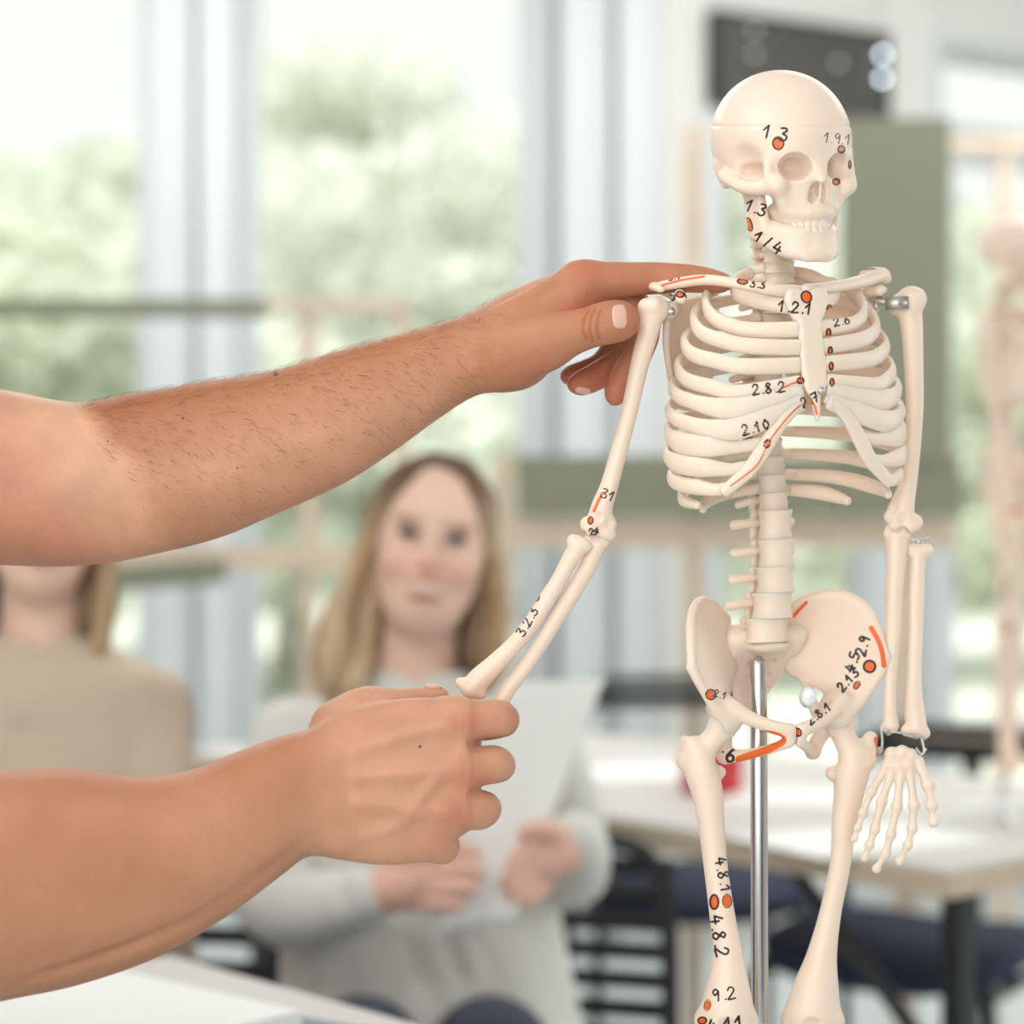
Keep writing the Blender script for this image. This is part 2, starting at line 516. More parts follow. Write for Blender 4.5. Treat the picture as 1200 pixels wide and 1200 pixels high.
def build_skull():
    v = Vol((-92, -92, -102), (92, 112, 112), 1.5)
    v.ell((0, -3, 5), (78, 80, 94))
    v.ell((0, 6, 50), (57, 52, 46), k=20)
    # flatten the base
    v.put(lambda X, Y, Z: (58 + (Z + 20) * .10 - Y) + 0 * X, (-92, 45, -102), (92, 112, 60), 12, 'cut')
    # face block
    v.ell((0, 42, 62), (50, 42, 34), k=14)
    v.ell((0, 72, 62), (35, 34, 32), k=10)
    v.ell((0, 20, 80), (46, 9, 12), k=10)                                   # brow ridge
    for s in (-1, 1):
        v.ell((s * 78, 28, 48), (19, 22, 26), k=12, mode='cut')             # temporal hollow
        v.ell((s * 62, 72, 50), (22, 20, 30), k=8, mode='cut')
        v.spline([(s * 49, 12, 76, 6), (s * 55, 27, 71, 5.5), (s * 54, 42, 74, 7), (s * 48, 52, 80, 9)], k=6)
        v.spline([(s * 46, 51, 80, 10), (s * 57, 54, 64, 10), (s * 67, 54, 40, 9), (s * 71, 48, 18, 8), (s * 69, 41, -4, 9)], k=6)
        v.spline([(s * 46, 51, 78, 10), (s * 40, 62, 74, 9), (s * 33, 76, 72, 9)], k=8)
        v.ell((s * 61, 36, 44), (15, 10.5, 23), k=3, mode='cut')
        v.cone((s * 60, 30, -24), (s * 60, 50, -18), 13, 7, k=6)            # mastoid
        v.ell((s * 66, 43, -3), (4, 5, 5), k=3, mode='cut')
    v.cone((0, 22, 90), (0, 46, 101), 8, 6, k=8)                            # nasal bones
    # tooth-bearing arch
    arch = [(31 * math.sin(t), 83, 50 + 42 * math.cos(t), 9) for t in np.linspace(-1.75, 1.75, 13)]
    v.chain(arch, k=6)
    v.chain([(29 * math.sin(t), 94, 47 + 41 * math.cos(t), 7) for t in np.linspace(-1.6, 1.6, 13)], k=4)
    v.ell((0, 102, 40), (17, 18, 32), k=6, mode='cut')
    for s in (-1, 1):
        v.ell((s * 29.5, 30.5, 94), (19.5, 16.5, 26), R=rotz(s * .12), k=2.5, mode='cut')
        v.ell((s * 23, 31, 74), (12, 11, 18), k=4, mode='cut')
        v.ell((s * 5.8, 61, 98), (6.2, 13, 20), R=rotz(s * .22), k=2.5, mode='cut')
    v.cone((0, 52, 99), (0, 70, 96), 2.2, 2.0, k=1)
    for s in (-1, 1):
        v.ell((s * 27, 56, 97), (3, 2.4, 6), k=2, mode='cut')
    # seam of the lift-off skull cap
    def seam(X, Y, Z): return np.maximum(np.abs(Y + 17 + 0 * X) - .6, -(((X / 76) ** 2 + ((Z - 5) / 92) ** 2) ** .5 - .955) * 80)
    v.put(seam, (-92, -19, -102), (92, -15, 112), .8, 'cut')
    v.blur(1)
    V, F = v.mesh()
    V = SKpx(relax(V, F, 1))
    st = []
    st += write('1.3', 896, 146, 15, 10, 1.2) + dot(912, 168, 6.5, 7.5, 0)
    st += write('1.9.1.', 966, 155, 12, 5, .7, .62) + dot(986, 175, 4, 4.2)
    st += dot(980, 213, 4, 3.6) + dot(996, 193, 1.5, 5, 0, .7)
    skull = bone('skull', (V, F), st)
    for i, t in enumerate(np.linspace(-1.32, 1.32, 12)):
        e = Vol((-7, -15, -7), (7, 13, 7), 1.0)
        e.ell((0, -1, 0), (5.6, 13, 3.4)); e.put(lambda X, Y, Z: (8.4 - Y) + 0 * X + 0 * Z, (-6, 3, -6), (6, 14, 6), 1, 'cut')
        tv, tf = e.mesh()
        tv = tv @ roty(t).T + np.array([31 * math.sin(t), 94.5, 49 + 43 * math.cos(t)])
        bone('tooth', (SKpx(tv), tf), parent=skull, mat_=M['tooth'])
    return skull
skull = build_skull()

def build_mandible():
    v = Vol((-70, 34, -18), (70, 150, 108), 1.4)
    half = [(0, 88), (14, 87), (25, 81), (32, 69), (37, 54), (44, 38)]
    low = [131, 131, 130, 127, 121, 112]; up = [113, 113, 112, 109, 105, 101]
    for s in (-1, 1):
        v.spline([(s * h[0], l, h[1], 9.5) for h, l in zip(half, low)], k=6)
        v.spline([(s * h[0], l, h[1] - 1, 8.5) for h, l in zip(half, up)], k=6)
        v.spline([(s * h[0], (l + q) / 2, h[1], 8) for h, l, q in zip(half, low, up)], k=6)
        v.spline([(s * (h[0] - 1), q - 6, h[1] - 3, 6.5) for h, q in zip(half, up)][:5], k=5)
        for f in np.linspace(0, 1, 6):                                     # ramus plate
            a = np.array([46, 112 - 8 * f, 24 + 26 * f]); b = np.array([51, 56 + 8 * math.cos((f - .5) * 5), 13 + 28 * f])
            v.cone((s * a[0], a[1], a[2]), (s * b[0], b[1], b[2]), 6.5, 5.5, k=4)
        v.cone((s * 51, 60, 15), (s * 53, 47, 8), 6, 7, k=4)
        v.cone((s * 49, 66, 39), (s * 48, 52, 39), 5, 4, k=4)
        v.ell((s * 12, 136, 92), (9, 6, 5), k=6)
    v.ell((0, 130, 95), (10, 8, 5), k=6)
    v.blur(1)
    V, F = v.mesh()
    V = SKpx(relax(V, F, 1))
    st = write('1.3', 877, 233, 13.5, 20, 1.15, .72) + dot(878, 263, 3.2, 8, -15, .9) + write('1/4', 888, 270, 15, 28, 1.2)
    mand = bone('jaw', (V, F), st)
    for i, t in enumerate(np.linspace(-1.3, 1.3, 12)):
        e = Vol((-7, -13, -7), (7, 14, 7), 1.0)
        e.ell((0, 1, 0), (4.9, 10, 4.4)); e.put(lambda X, Y, Z: (Y + 6.4) + 0 * X + 0 * Z, (-6, -12, -6), (6, -3, 6), 1, 'cut')
        tv, tf = e.mesh()
        tv = tv @ roty(t).T + np.array([31.5 * math.sin(t), 107.5, 49 + 42 * math.cos(t)])
        bone('tooth', (SKpx(tv), tf), parent=mand, mat_=M['tooth'])
build_mandible()

# ---------------------------------------------------------------- spine
def spine_c(v):
    """body-frame centre of the vertebral bodies at photo height v"""
    vs = [285, 320, 360, 430, 500, 560, 610, 660, 700, 735, 752]
    ws = [8, 12, 2, -14, -14, -2, 8, 14, 12, 4, -2]
    us = [2, 5, 4, 0, -1, 0, 0, -1, -4, -8, -9]
    return np.interp(v, vs, us), np.interp(v, vs, ws)

def vertebra(v0, v1, kind):
    h = v1 - v0; vc = (v0 + v1) / 2
    uc, wc = spine_c(vc)
    r = {'c': 19.0, 't': 15 + (vc - 350) * .012, 'l': 20 + (vc - 600) * .045}[kind]
    dp = r * (.8 if kind == 'c' else .95)
    v = Vol((-48, -h / 2 - 12, -62), (48, h / 2 + 22, 32), 1.3)
    def body(X, Y, Z):
        y = Y / (h / 2)
        waist = 1 - .10 * (1 - np.minimum(y * y, 1)) + .02 * np.clip((np.abs(y) - .8) / .15, 0, 1)
        d = (np.sqrt((X / r) ** 2 + (Z / dp) ** 2) / waist - 1) * dp
        return np.maximum(d, np.abs(Y) - h / 2 - .3)
    v.put(body, (-r - 3, -h / 2 - 1, -dp - 3), (r + 3, h / 2 + 1, dp + 3))
    k = 3
    tl, sp = {'c': (21, 24), 't': (30, 36), 'l': (36, 40)}[kind]
    for s in (-1, 1):
        v.cone((s * 9, -h * .12, -dp + 2), (s * 12, -h * .1, -dp - 12), 4.6, 4.6, k)
        v.cone((s * 12, -h * .1, -dp - 9), (s * tl, -h * .05 + (4 if kind == 't' else 0), -dp - (17 if kind != 'c' else 6)), 5, 6.0 if kind == 'l' else 4.6, k, sq=((0, 0, 1), .8))
        v.cone((s * 11, -h * .1, -dp - 12), (s * 2, 1, -dp - 21), 4.2, 4.2, k)
        v.cone((s * 12, -h * .42, -dp - 13), (s * 12, h * .42, -dp - 15), 5.2, 5.0, k)
    dn = {'c': 4, 't': 14, 'l': 5}[kind]
    v.cone((0, 1, -dp - 18), (0, dn, -dp - sp), 4.6, 4.2, k, sq=((1, 0, 0), .7))
    if kind == 'l': v.cone((0, 7, -dp - 18), (0, dn + 8, -dp - sp + 2), 4.4, 4.2, k, sq=((1, 0, 0), .7))
    V, F = v.mesh()
    V = relax(V, F, 1)
    P = B(uc + V[:, 0], vc + V[:, 1], wc + V[:, 2])
    return bone('vertebra', (P, F))

cer = np.linspace(254, 346, 8)
for i in range(7): vertebra(cer[i], cer[i + 1], 'c')
tho = np.linspace(346, 598, 13)
for i in range(12): vertebra(tho[i], tho[i + 1], 't')
lum = [598, 632, 664, 694, 724, 752]
for i in range(5): vertebra(lum[i], lum[i + 1], 'l')

# ---------------------------------------------------------------- ribs and breastbone
WC = 35.0
yL = [338, 352, 373, 401, 430, 454, 480, 506, 533, 560, 583, 602]
yR = [356, 376, 392, 414, 444, 472, 500, 521, 540, 567, 584, 596]
RA = [62, 99, 114, 126, 134, 141, 145, 146, 147, 142, 128, 100]
RC = [46, 56, 63, 69, 74, 78, 82, 84, 85, 84, 82, 76]
SY = [360, 385, 407, 427, 447, 457, 466]              # where the cartilages meet the breastbone
FE = [2, 2, 3, 4, 5, 11, 18, 20, 20, 18, 14, 8]

def rib(i, s):
    n = i + 1
    a, c = RA[i], RC[i]
    v75 = yL[i] - .05 * a; v105 = yR[i] + .05 * a
    if n == 1: v75, v105 = 337, 350
    if n == 12: v75, v105 = 594, 600
    key = [(10, v75 - 20), (45, v75 - 13), (75, v75), (90, v75 + .36 * (v105 - v75)), (105, v75 + .66 * (v105 - v75)), (120, v75 + .88 * (v105 - v75)), (136, v105 + FE[i])]
    if n <= 7: key += [(157, (v105 + FE[i]) * .5 + SY[i] * .5 + (3 if n > 5 else 1)), (176, SY[i])]
    else: key += [(150, v105 + FE[i] + 2)]
    if n >= 6 and n <= 10:
        g = {6: (448, 462, 474), 7: (474, 488, 499), 8: (499, 513, 519), 9: (526, 538, 544), 10: (552, 562, 568)}[n]
        key = [(10, g[0] - 20), (45, g[0] - 12), (75, g[0]), (105, g[1]), (134, g[2])]
        key += [(157, g[2] * .5 + SY[i] * .5 + 3), (176, SY[i])] if n <= 7 else [(150, g[2] + 2)]
    kk = catmull(np.array(key, dtype=float), 10)
    end = {8: 128, 9: 124, 10: 114, 11: 108, 12: 72}.get(n, 0)
    if n <= 7: end = 180 - math.degrees(math.asin(12.0 / a))
    ph = np.linspace(17 + (n > 10) * 4, end, int((end - 17) / 1.5))
    q = np.radians(ph)
    y = np.interp(ph, kk[:, 0], kk[:, 1])
    ws = np.interp(SY[i] if n <= 7 else 470, [340, 364, 460, 500], [93, 99, 120, 124]) - 1
    bl = np.clip((ph - 95) / 80, 0, 1) ** 1.5 if n <= 7 else 0 * ph
    ce = c * (1 - bl) + (ws - WC) * bl
    u = a * np.sin(q); w = WC - np.where(ph > 90, ce, c) * np.cos(q)
    if n >= 3 and n <= 10: w = w + np.where(ph > 100, 5 * np.sin(np.clip((ph - 100) / 70, 0, 1) * math.pi), 0)
    hu, hw = spine_c(y[0] - 6)
    P = [(13, y[0] - 4, hw - 9), (22, y[0] - 2, hw - 20)] + list(zip(u, y, w))[::3]
    m = len(P)
    rad = [6.2, 6.0] + [6.5 + 3.2 * math.sin(min(1, k / m) * math.pi * .62) for k in range(m - 2)]
    th = [5.0] * m
    if 6 <= n <= 9:
        for k in range(m): rad[k] += (3.4 if n < 9 else 2.0) * max(0, min(1, (k / m - .62) / .12)) * (1 - max(0, (k / m - .9) / .1) * .6)
    if n >= 11:
        for k in range(m): rad[k] *= 1 - .55 * max(0, (k / m - .5) / .5) ** 1.5
    elif n >= 8:
        mg = {8: [(90, 519), (66, 516)], 9: [(100, 545), (81, 543)], 10: [(116, 568), (103, 567)]}[n]
        for (mu, my) in mg:
            P.append((mu, my, WC + 84 * math.sqrt(max(0, 1 - (mu / 152.0) ** 2)) - 2)); rad.append(7.5); th.append(3.6)
    R = catmull(np.column_stack([np.array(P), rad, th]), 6)
    Q = B(R[:, 0] * s, R[:, 1], R[:, 2])
    return quadsweep(Q, R[:, 3], R[:, 4], up=(0, 1, 0), seg=36)

def margin(s):
    """the cartilage that joins the lower ribs to the breastbone"""
    P = [(16, 468, 118, 6.5), (30, 479, 120, 7.5), (44, 493, 118, 8.5), (60, 517, 113, 9.5), (76, 542, 108, 9), (91, 557, 103, 8), (107, 571, 96, 7)]
    R = catmull(np.array(P, dtype=float), 7)
    return quadsweep(B(R[:, 0] * s, R[:, 1], R[:, 2]), R[:, 3], R[:, 3] * .6, up=(.3 * s, -1, 0), seg=36)

chest = [('orange', [(916, 455), (927, 450), (938, 447)], 1.1)] + dot(938, 446, 4, 3.5) + write('2.8.2', 881, 451, 12, -6, 1.1)
chest += dot(972, 362, 3.2, 4.5) + dot(971, 390, 2.6, 5) + dot(973, 411, 2.4, 4.5) + dot(974, 429, 2.4, 4.5) + dot(975, 448, 2.4, 4.5) + write('2.6', 976, 373, 10, -12, 1.0)
chest += [('orange', catmull(np.array([(952, 468), (934, 478), (915, 499), (900, 520), (889, 543), (872, 558), (855, 570)]), 4), 1.0)]
chest += write('2.10', 868, 499, 12, -15, 1.15) + dot(899, 520, 3.5, 5.5, 25) + write('2.7', 937, 468, 11, -25, 1.1)
chest += dot(945, 348, 6, 7, -20) + write('1.2.1', 913, 352, 12.5, 6, 1.2) + [('orange', [(951, 469), (955, 476), (957, 485)], 1.4)]
for i in range(12):
    for s in (-1, 1): bone('rib', rib(i, s), chest if i < 10 else None, zmin=25)
for s in (-1, 1): bone('rib_cartilage', margin(s), chest, zmin=25)

def build_sternum():
    v = Vol((-40, 325, 70), (40, 510, 145), 1.4)
    def wz(y): return np.interp(y, [340, 364, 460, 500], [93, 99, 120, 124])
    for y in np.linspace(343, 370, 12):
        half = np.interp(y, [343, 352, 370], [20, 22, 14])
        v.cone((-half, y, wz(y) - 2), (half, y, wz(y) - 2), 7, 7, k=0)
    for y in np.linspace(370, 458, 36):
        half = np.interp(y, [370, 385, 430, 450, 458], [11, 9.5, 11, 9.5, 6])
        v.cone((-half, y, wz(y)), (half, y, wz(y)), 5.6, 5.6, k=0)
    v.spline([(0, 458, wz(458), 6), (0, 476, wz(476), 5.5), (1, 492, wz(492), 3.2)], k=3)
    v.ell((0, 334, 93), (12, 7, 16), k=3, mode='cut')
    v.blur(3)
    V, F = v.mesh()
    P = B(V[:, 0], V[:, 1], V[:, 2])
    bone('breastbone', (P, F), chest)
build_sternum()

# ---------------------------------------------------------------- collar bones and shoulder blades
def build_clavicle(s):
    if s < 0: pts = [(932, 342, 82, 8.5), (900, 339, 96, 7), (868, 333, 96, 6.2), (830, 328, 78, 6.4), (798, 331, 62, 6.6), (772, 336, 54, 6)]
    else: pts = [(944, 341, 78, 8.5), (965, 338, 62, 7), (990, 334, 30, 7), (1012, 329, -8, 8), (1032, 322, -36, 8.5)]
    lo = np.array([p[:3] for p in pts]).min(0) - 16; hi = np.array([p[:3] for p in pts]).max(0) + 16
    v = Vol(lo, hi, 1.3)
    v.spline(pts, k=2, n=6)
    v.blur(1)
    V, F = v.mesh()
    st = dot(870, 330, 6, 3, 5) + write('3.3', 880, 327, 9, 8, 1.0) + [('orange', [(776, 334), (800, 328), (825, 324)], 1.4)] + write('3.4', 783, 322, 7, -8, .9) if s < 0 else []
    bone('collarbone', (V, F), st + chest)

def build_scapula(s):
    dy = 4 if s < 0 else 8
    lo = (15, 300, -75) ; hi = (175, 500, 40)
    v = Vol(lo, hi, 1.5)
    T = np.array([[(130, 366, -12), (95, 352, -40), (45, 345, -56)], [(126, 400, -24), (88, 400, -50), (42, 405, -62)], [(116, 440, -32), (84, 445, -55), (50, 445, -63)], [(108, 472, -40), (88, 478, -52), (68, 476, -58)]], dtype=float)
    rows = [catmull(r, 10) for r in T]
    cols = np.array([catmull(np.array([r[j] for r in rows]), 14) for j in range(len(rows[0]))])
    for cl in cols:
        for p in cl: v.ball(p, 3.0)
    v.spline([(130, 366, -12, 5), (126, 400, -24, 4.5), (116, 440, -32, 4.2), (106, 474, -42, 4.6)], k=2)
    v.spline([(47, 372, -60, 3), (90, 352, -60, 4), (128, 336, -42, 5), (146, 331, -16, 7), (146, 334, 4, 6)], k=4, sq=((0, 1, 0), .8))  # spine of the blade
    v.cone((118, 360, -18), (131, 360, -4), 8, 11, k=5)
    v.ell((143, 360, 0), (7, 11, 8), k=3, mode='cut')
    v.spline([(118, 350, -10, 6), (124, 342, 8, 6.5), (128, 346, 22, 7)], k=4)   # hooked process
    if s > 0: v.ell((133, 327, -2), (19, 8.5, 15), k=6); v.ell((128, 346, 8), (16, 7.5, 13), k=5); v.cone((112, 358, -14), (128, 366, -6), 10, 11, k=6)
    v.blur(2)
    V, F = v.mesh()
    P = B(s * V[:, 0], V[:, 1] + (dy - 7 if s < 0 else dy - 7), V[:, 2])
    st = []
    if s < 0:
        st = write('5', 784, 340, 12, 0, 1.1) + dot(797, 345, 4.5, 3.5, 10) + dot(807, 345, 4.5, 4, 10) + [('orange', [(776, 335), (800, 329)], 1.3)]
    else:
        st = [('ink', catmull(np.array([(1003, 320), (1012, 316), (1024, 315), (1033, 317)]), 4), .8), ('ink', [(1004, 337), (1010, 335), (1016, 335)], .8)]
    bone('shoulder_blade', (P, F), st)
for s in (-1, 1):
    build_clavicle(s); build_scapula(s)

# ---------------------------------------------------------------- long bones of the arms
def long_bone(name, pts, extra=(), cut=(), st=None, h=1.3, mirror=False, blur=1, k=4, sq=None):
    A = [p[:3] for p in pts] + [e[1][:3] for e in extra]
    lo = np.array(A).min(0) - 34; hi = np.array(A).max(0) + 34
    v = Vol(lo, hi, h)
    v.spline(pts, k=2, n=6, sq=sq)
    for e in extra:
        if e[0] == 'b': v.ball(e[1][:3], e[1][3], k=k)
        elif e[0] == 'c': v.cone(e[1][:3], e[2][:3], e[1][3], e[2][3], k=k)
        elif e[0] == 'e': v.ell(e[1][:3], e[2], R=e[3] if len(e) > 3 else None, k=k)
    for e in cut:
        if e[0] == 'b': v.ball(e[1][:3], e[1][3], k=3, mode='cut')
        elif e[0] == 'c': v.cone(e[1][:3], e[2][:3], e[1][3], e[2][3], k=3, mode='cut')
    v.blur(blur)
    V, F = v.mesh()
    return bone(name, (V, F), st)

def hang_arm(tr, st=True):
    """the straight arm that hangs on the viewer's right; tr maps traced points (mirrored for another skeleton)"""
    T = lambda L: [tuple(tr(np.array(p[:3]))) + tuple(p[3:]) for p in L]
    out = []
    E = lambda e: tuple([e[0]] + [tuple(tr(np.array(q[:3]))) + tuple(q[3:]) if (isinstance(q, tuple) and len(q) == 4) else q for q in e[1:]])
    out.append(long_bone('upper_arm_bone', T([(1065, 358, -55, 15), (1068, 378, -55, 13.5), (1070, 410, -54, 12), (1072, 470, -51, 10.5), (1070, 520, -48, 9.5), (1066, 560, -45, 9.5), (1060, 590, -42, 12), (1058, 606, -41, 13)]),
        [E(x) for x in [('b', (1068, 352, -55, 17)), ('b', (1054, 358, -57, 13)), ('b', (1074, 350, -52, 12)), ('c', (1044, 606, -42, 8.5), (1072, 612, -41, 8.5)), ('c', (1068, 616, -38, 9), (1072, 612, -42, 9)), ('b', (1049, 615, -38, 8)), ('c', (1046, 596, -41, 6), (1060, 570, -44, 7))]],
        [E(x) for x in [('b', (1057, 606, -27, 7)), ('b', (1058, 624, -36, 6))]]))
    out.append(long_bone('inner_forearm_bone', T([(1051, 628, -40, 14), (1051, 650, -37, 12.5), (1049, 690, -32, 11), (1047, 740, -25, 10), (1044, 790, -15, 8.5), (1043, 830, -8, 8), (1044, 850, -3, 10)]),
        [E(x) for x in [('b', (1048, 622, -44, 11)), ('c', (1040, 626, -36, 5), (1062, 628, -36, 5)), ('b', (1036, 853, -3, 5))]], [E(x) for x in [('b', (1052, 614, -28, 10))]]))
    out.append(long_bone('outer_forearm_bone', T([(1077, 648, -44, 11), (1075, 664, -42, 9), (1074, 690, -38, 9.5), (1073, 745, -30, 8.6), (1071, 800, -20, 9), (1072, 835, -11, 12), (1074, 853, -6, 12.5)]),
        [E(x) for x in [('c', (1068, 645, -44, 8), (1086, 645, -44, 8)), ('c', (1062, 856, -4, 7), (1084, 858, -5, 6)), ('b', (1085, 861, -5, 4))]], [E(x) for x in [('e', (1077, 634, -44, 1))] if False]))
    return out

ident = lambda p: p
main_hang = hang_arm(ident)

def build_hand(tr, name='hand_bones'):
    Z = 12
    lo = np.array((985, 858, -25)); hi = np.array((1112, 1032, 55))
    v = Vol(lo, hi, 1.15)
    r2 = random.Random(5)
    for (x, y, z, r) in [(1045, 884, 8, 9), (1057, 882, 9, 9), (1067, 885, 8, 8.5), (1042, 896, 9, 9), (1053, 897, 11, 9), (1064, 897, 10, 9), (1073, 894, 6, 7)]:
        v.ball((x, y, z), r, k=3)
    def digit(P, rr):
        """alternating knobs and thin shafts"""
        for (a, b), r in zip(zip(P[:-1], P[1:]), rr):
            a = np.array(a, float); b = np.array(b, float); m = (a + b) / 2
            v.cone(a, m, r, r * .66, k=1.5); v.cone(m, b, r * .66, r * .95, k=1.5)
            v.ball(b, r * 1.08, k=2)
    digit([(1075, 892, 6), (1088, 920, 14), (1092, 944, 16), (1094, 964, 16)], [7.8, 7.0, 5.8])
    digit([(1066, 902, 10), (1071, 944, 16), (1069, 971, 18), (1064, 990, 17), (1054, 1009, 14)], [6.8, 6.2, 5.6, 5.0])
    digit([(1056, 904, 12), (1051, 946, 20), (1044, 978, 22), (1038, 1000, 21), (1027, 1018, 18)], [6.8, 6.2, 5.8, 5.0])
    digit([(1046, 903, 11), (1033, 940, 18), (1025, 972, 22), (1019, 990, 21), (1013, 1005, 18)], [6.5, 6.0, 5.4, 4.8])
    digit([(1039, 898, 9), (1021, 928, 15), (1011, 953, 18), (1005, 970, 17), (1001, 983, 15)], [6.2, 5.8, 5.0, 4.4])
    v.blur(1)
    V, F = v.mesh()
    P = np.array([tr(p) for p in V]) if tr is not ident else V
    return bone(name, (P, F))
build_hand(ident)

# raised arm held by the two hands
up_arm = [long_bone('upper_arm_bone', [(765, 366, 66, 15), (759, 392, 68, 12.5), (748, 434, 72, 10.8), (738, 480, 75, 10), (727, 522, 78, 10), (715, 566, 80, 10.5), (706, 592, 81, 12.5), (702, 606, 81, 13)],
    [('b', (770, 362, 62, 15)), ('b', (758, 360, 70, 11)), ('b', (766, 358, 74, 10)), ('c', (688, 614, 84, 8.5), (710, 624, 80, 8.5)), ('b', (713, 626, 78, 9)), ('b', (692, 618, 86, 9)), ('c', (708, 600, 80, 8), (716, 614, 79, 7))],
    [('b', (700, 606, 97, 7))],
    [('orange', [(706, 578), (701, 588), (696, 599)], 1.7)] + dot(692, 610, 3, 4.5, 10, .8) + write('31', 707, 572, 11, 20, .9) + write('3.2', 680, 624, 8, -20, 1.0) + write('4', 698, 618, 8, 20, 1.0)),
 long_bone('outer_forearm_bone', [(678, 640, 90, 11), (668, 656, 89, 10), (655, 680, 88, 9.5), (640, 704, 87, 10), (622, 732, 86, 9.8), (602, 756, 84, 10), (580, 778, 83, 11.5), (562, 796, 82, 14), (553, 806, 82, 13)],
    [('c', (672, 634, 91, 8), (686, 640, 91, 8)), ('c', (540, 800, 82, 6.5), (562, 812, 82, 8))], [],
    dot(628, 700, 4.2, 5, 25, .7) + write('3.2.3', 604, 741, 11, -60, 1.0)),
 long_bone('inner_forearm_bone', [(699, 640, 78, 10.5), (690, 662, 78, 10), (674, 690, 78, 10), (654, 722, 78, 9.6), (634, 754, 78, 9), (614, 784, 78, 8.6), (596, 808, 78, 9), (585, 826, 78, 10)],
    [('c', (690, 634, 80, 7), (708, 636, 78, 7)), ('b', (704, 630, 72, 9))], [('b', (698, 628, 90, 7))])]

# the little hand bones hidden in the lower hand
def held_hand():
    v = Vol((480, 800, 50), (600, 920, 110), 2.0)
    for (x, y, z, r) in [(560, 838, 80, 10), (570, 846, 80, 10), (552, 850, 80, 10), (564, 858, 80, 9)]: v.ball((x, y, z), r, k=3)
    for e in ((535, 905), (548, 908), (560, 905)): v.cone((560, 850, 80), (e[0], e[1], 78), 5, 4, k=2)
    v.blur(1)
    return bone('hand_bones', v.mesh())
up_arm.append(held_hand())

# ---------------------------------------------------------------- pelvis
def build_hip(s):
    v = Vol((0, 685, -70), (140, 900, 85), 1.5)
    T = np.array([[(36, 724, -50), (60, 705, -36), (92, 701, -8), (116, 724, 22), (126, 776, 46)],
                  [(33, 748, -44), (50, 742, -28), (72, 746, -4), (95, 766, 24), (112, 802, 47)],
                  [(32, 772, -38), (44, 776, -22), (62, 788, 0), (78, 806, 24), (92, 826, 42)],
                  [(40, 786, -32), (50, 795, -18), (64, 806, 2), (74, 818, 20), (84, 832, 34)]], dtype=float)
    rows = [catmull(r, 11) for r in T]
    cols = [catmull(np.array([r[j] for r in rows]), 14) for j in range(len(rows[0]))]
    for cl in cols:
        m = len(cl)
        for i, p in enumerate(cl): v.ball(p, 4.2 + 3.2 * (i / m) ** 2)
    v.spline([tuple(p) + (5.4,) for p in T[0]], k=3, n=8)                      # crest
    v.spline([(126, 776, 46, 6), (119, 792, 48, 5), (112, 803, 47, 4.5), (101, 818, 45, 5.5), (92, 828, 42, 8)], k=3)
    v.ball((75, 836, 24), 25, k=9)
    v.ell((88, 843, 22), (20, 20, 20), k=3, mode='cut')
    v.spline([(72, 826, 38, 12), (54, 838, 48, 9), (34, 848, 58, 8), (9, 856, 64, 9)], k=4)
    v.ell((6, 862, 63), (8, 14, 8), k=4)
    v.spline([(9, 870, 60, 7), (22, 876, 46, 6), (40, 882, 20, 6.5), (57, 884, -8, 9)], k=3)
    v.spline([(57, 882, -10, 9.5), (62, 866, 0, 9.5), (70, 850, 10, 12)], k=4)
    v.spline([(50, 800, -16, 6), (58, 826, -14, 7), (66, 850, -2, 9)], k=4)
    v.blur(2)
    V, F = v.mesh()
    P = B(s * V[:, 0], V[:, 1], V[:, 2])
    if s > 0:
        st = write('2.9', 1002, 766, 12, -74, 1.3) + write('4.5', 990, 784, 11.5, -72, 1.25) + write('2.13', 980, 804, 10.5, -48, 1.25)
        st += dot(1019, 781, 7, 7, 0, 1.3) + dot(1004, 803, 3.2, 5, 35, .8)
        st += [('orange', catmull(np.array([(1021, 736), (1029, 750), (1034, 765), (1036, 780)]), 4), 3), ('orange', [(930, 722), (938, 713), (945, 706)], 2)]
        st += write('2.8.1', 944, 842, 10, -38, 1.1) + dot(935, 858, 4, 5, -30, 1.0) + dot(921, 858, 2.6, 4, -20, .7)
    else:
        st = dot(833, 814, 6, 6, 0, .9) + write('2.1', 838, 808, 8, 15, .8)
        st += write('6', 853, 876, 16, 10, 1.6) + write('.', 844, 866, 16, 0, 1.2)
        st += [('orange', catmull(np.array([(866, 890), (880, 885), (898, 879), (912, 872), (917, 867), (908, 862), (895, 860)]), 5), 4.5)]
    return bone('hip_bone', (P, F), st)
for s in (-1, 1): build_hip(s)

def build_sacrum():
    v = Vol((-60, 730, -85), (60, 870, 40), 1.6)
    for f in np.linspace(0, 1, 24):
        y = 748 + 95 * f; half = np.interp(f, [0, .25, .6, 1], [40, 36, 18, 5]); w = np.interp(f, [0, .3, .7, 1], [-10, -34, -56, -54])
        v.cone((-half, y, w - 6), (half, y, w - 6), np.interp(f, [0, 1], [12, 5]), np.interp(f, [0, 1], [12, 5]))
    v.ell((-3, 757, -2), (25, 9, 22), k=6)
    for s in (-1, 1):
        v.ell((s * 38, 752, -30), (14, 20, 20), k=6)
        for y, u in ((775, 15), (793, 13), (810, 10)): v.ball((s * u, y, np.interp(y, [748, 776, 815, 843], [-10, -34, -56, -54]) + 4), 4, k=2, mode='cut')
    v.blur(2)
    V, F = v.mesh()
    bone('sacrum', (B(V[:, 0], V[:, 1], V[:, 2]), F))
build_sacrum()

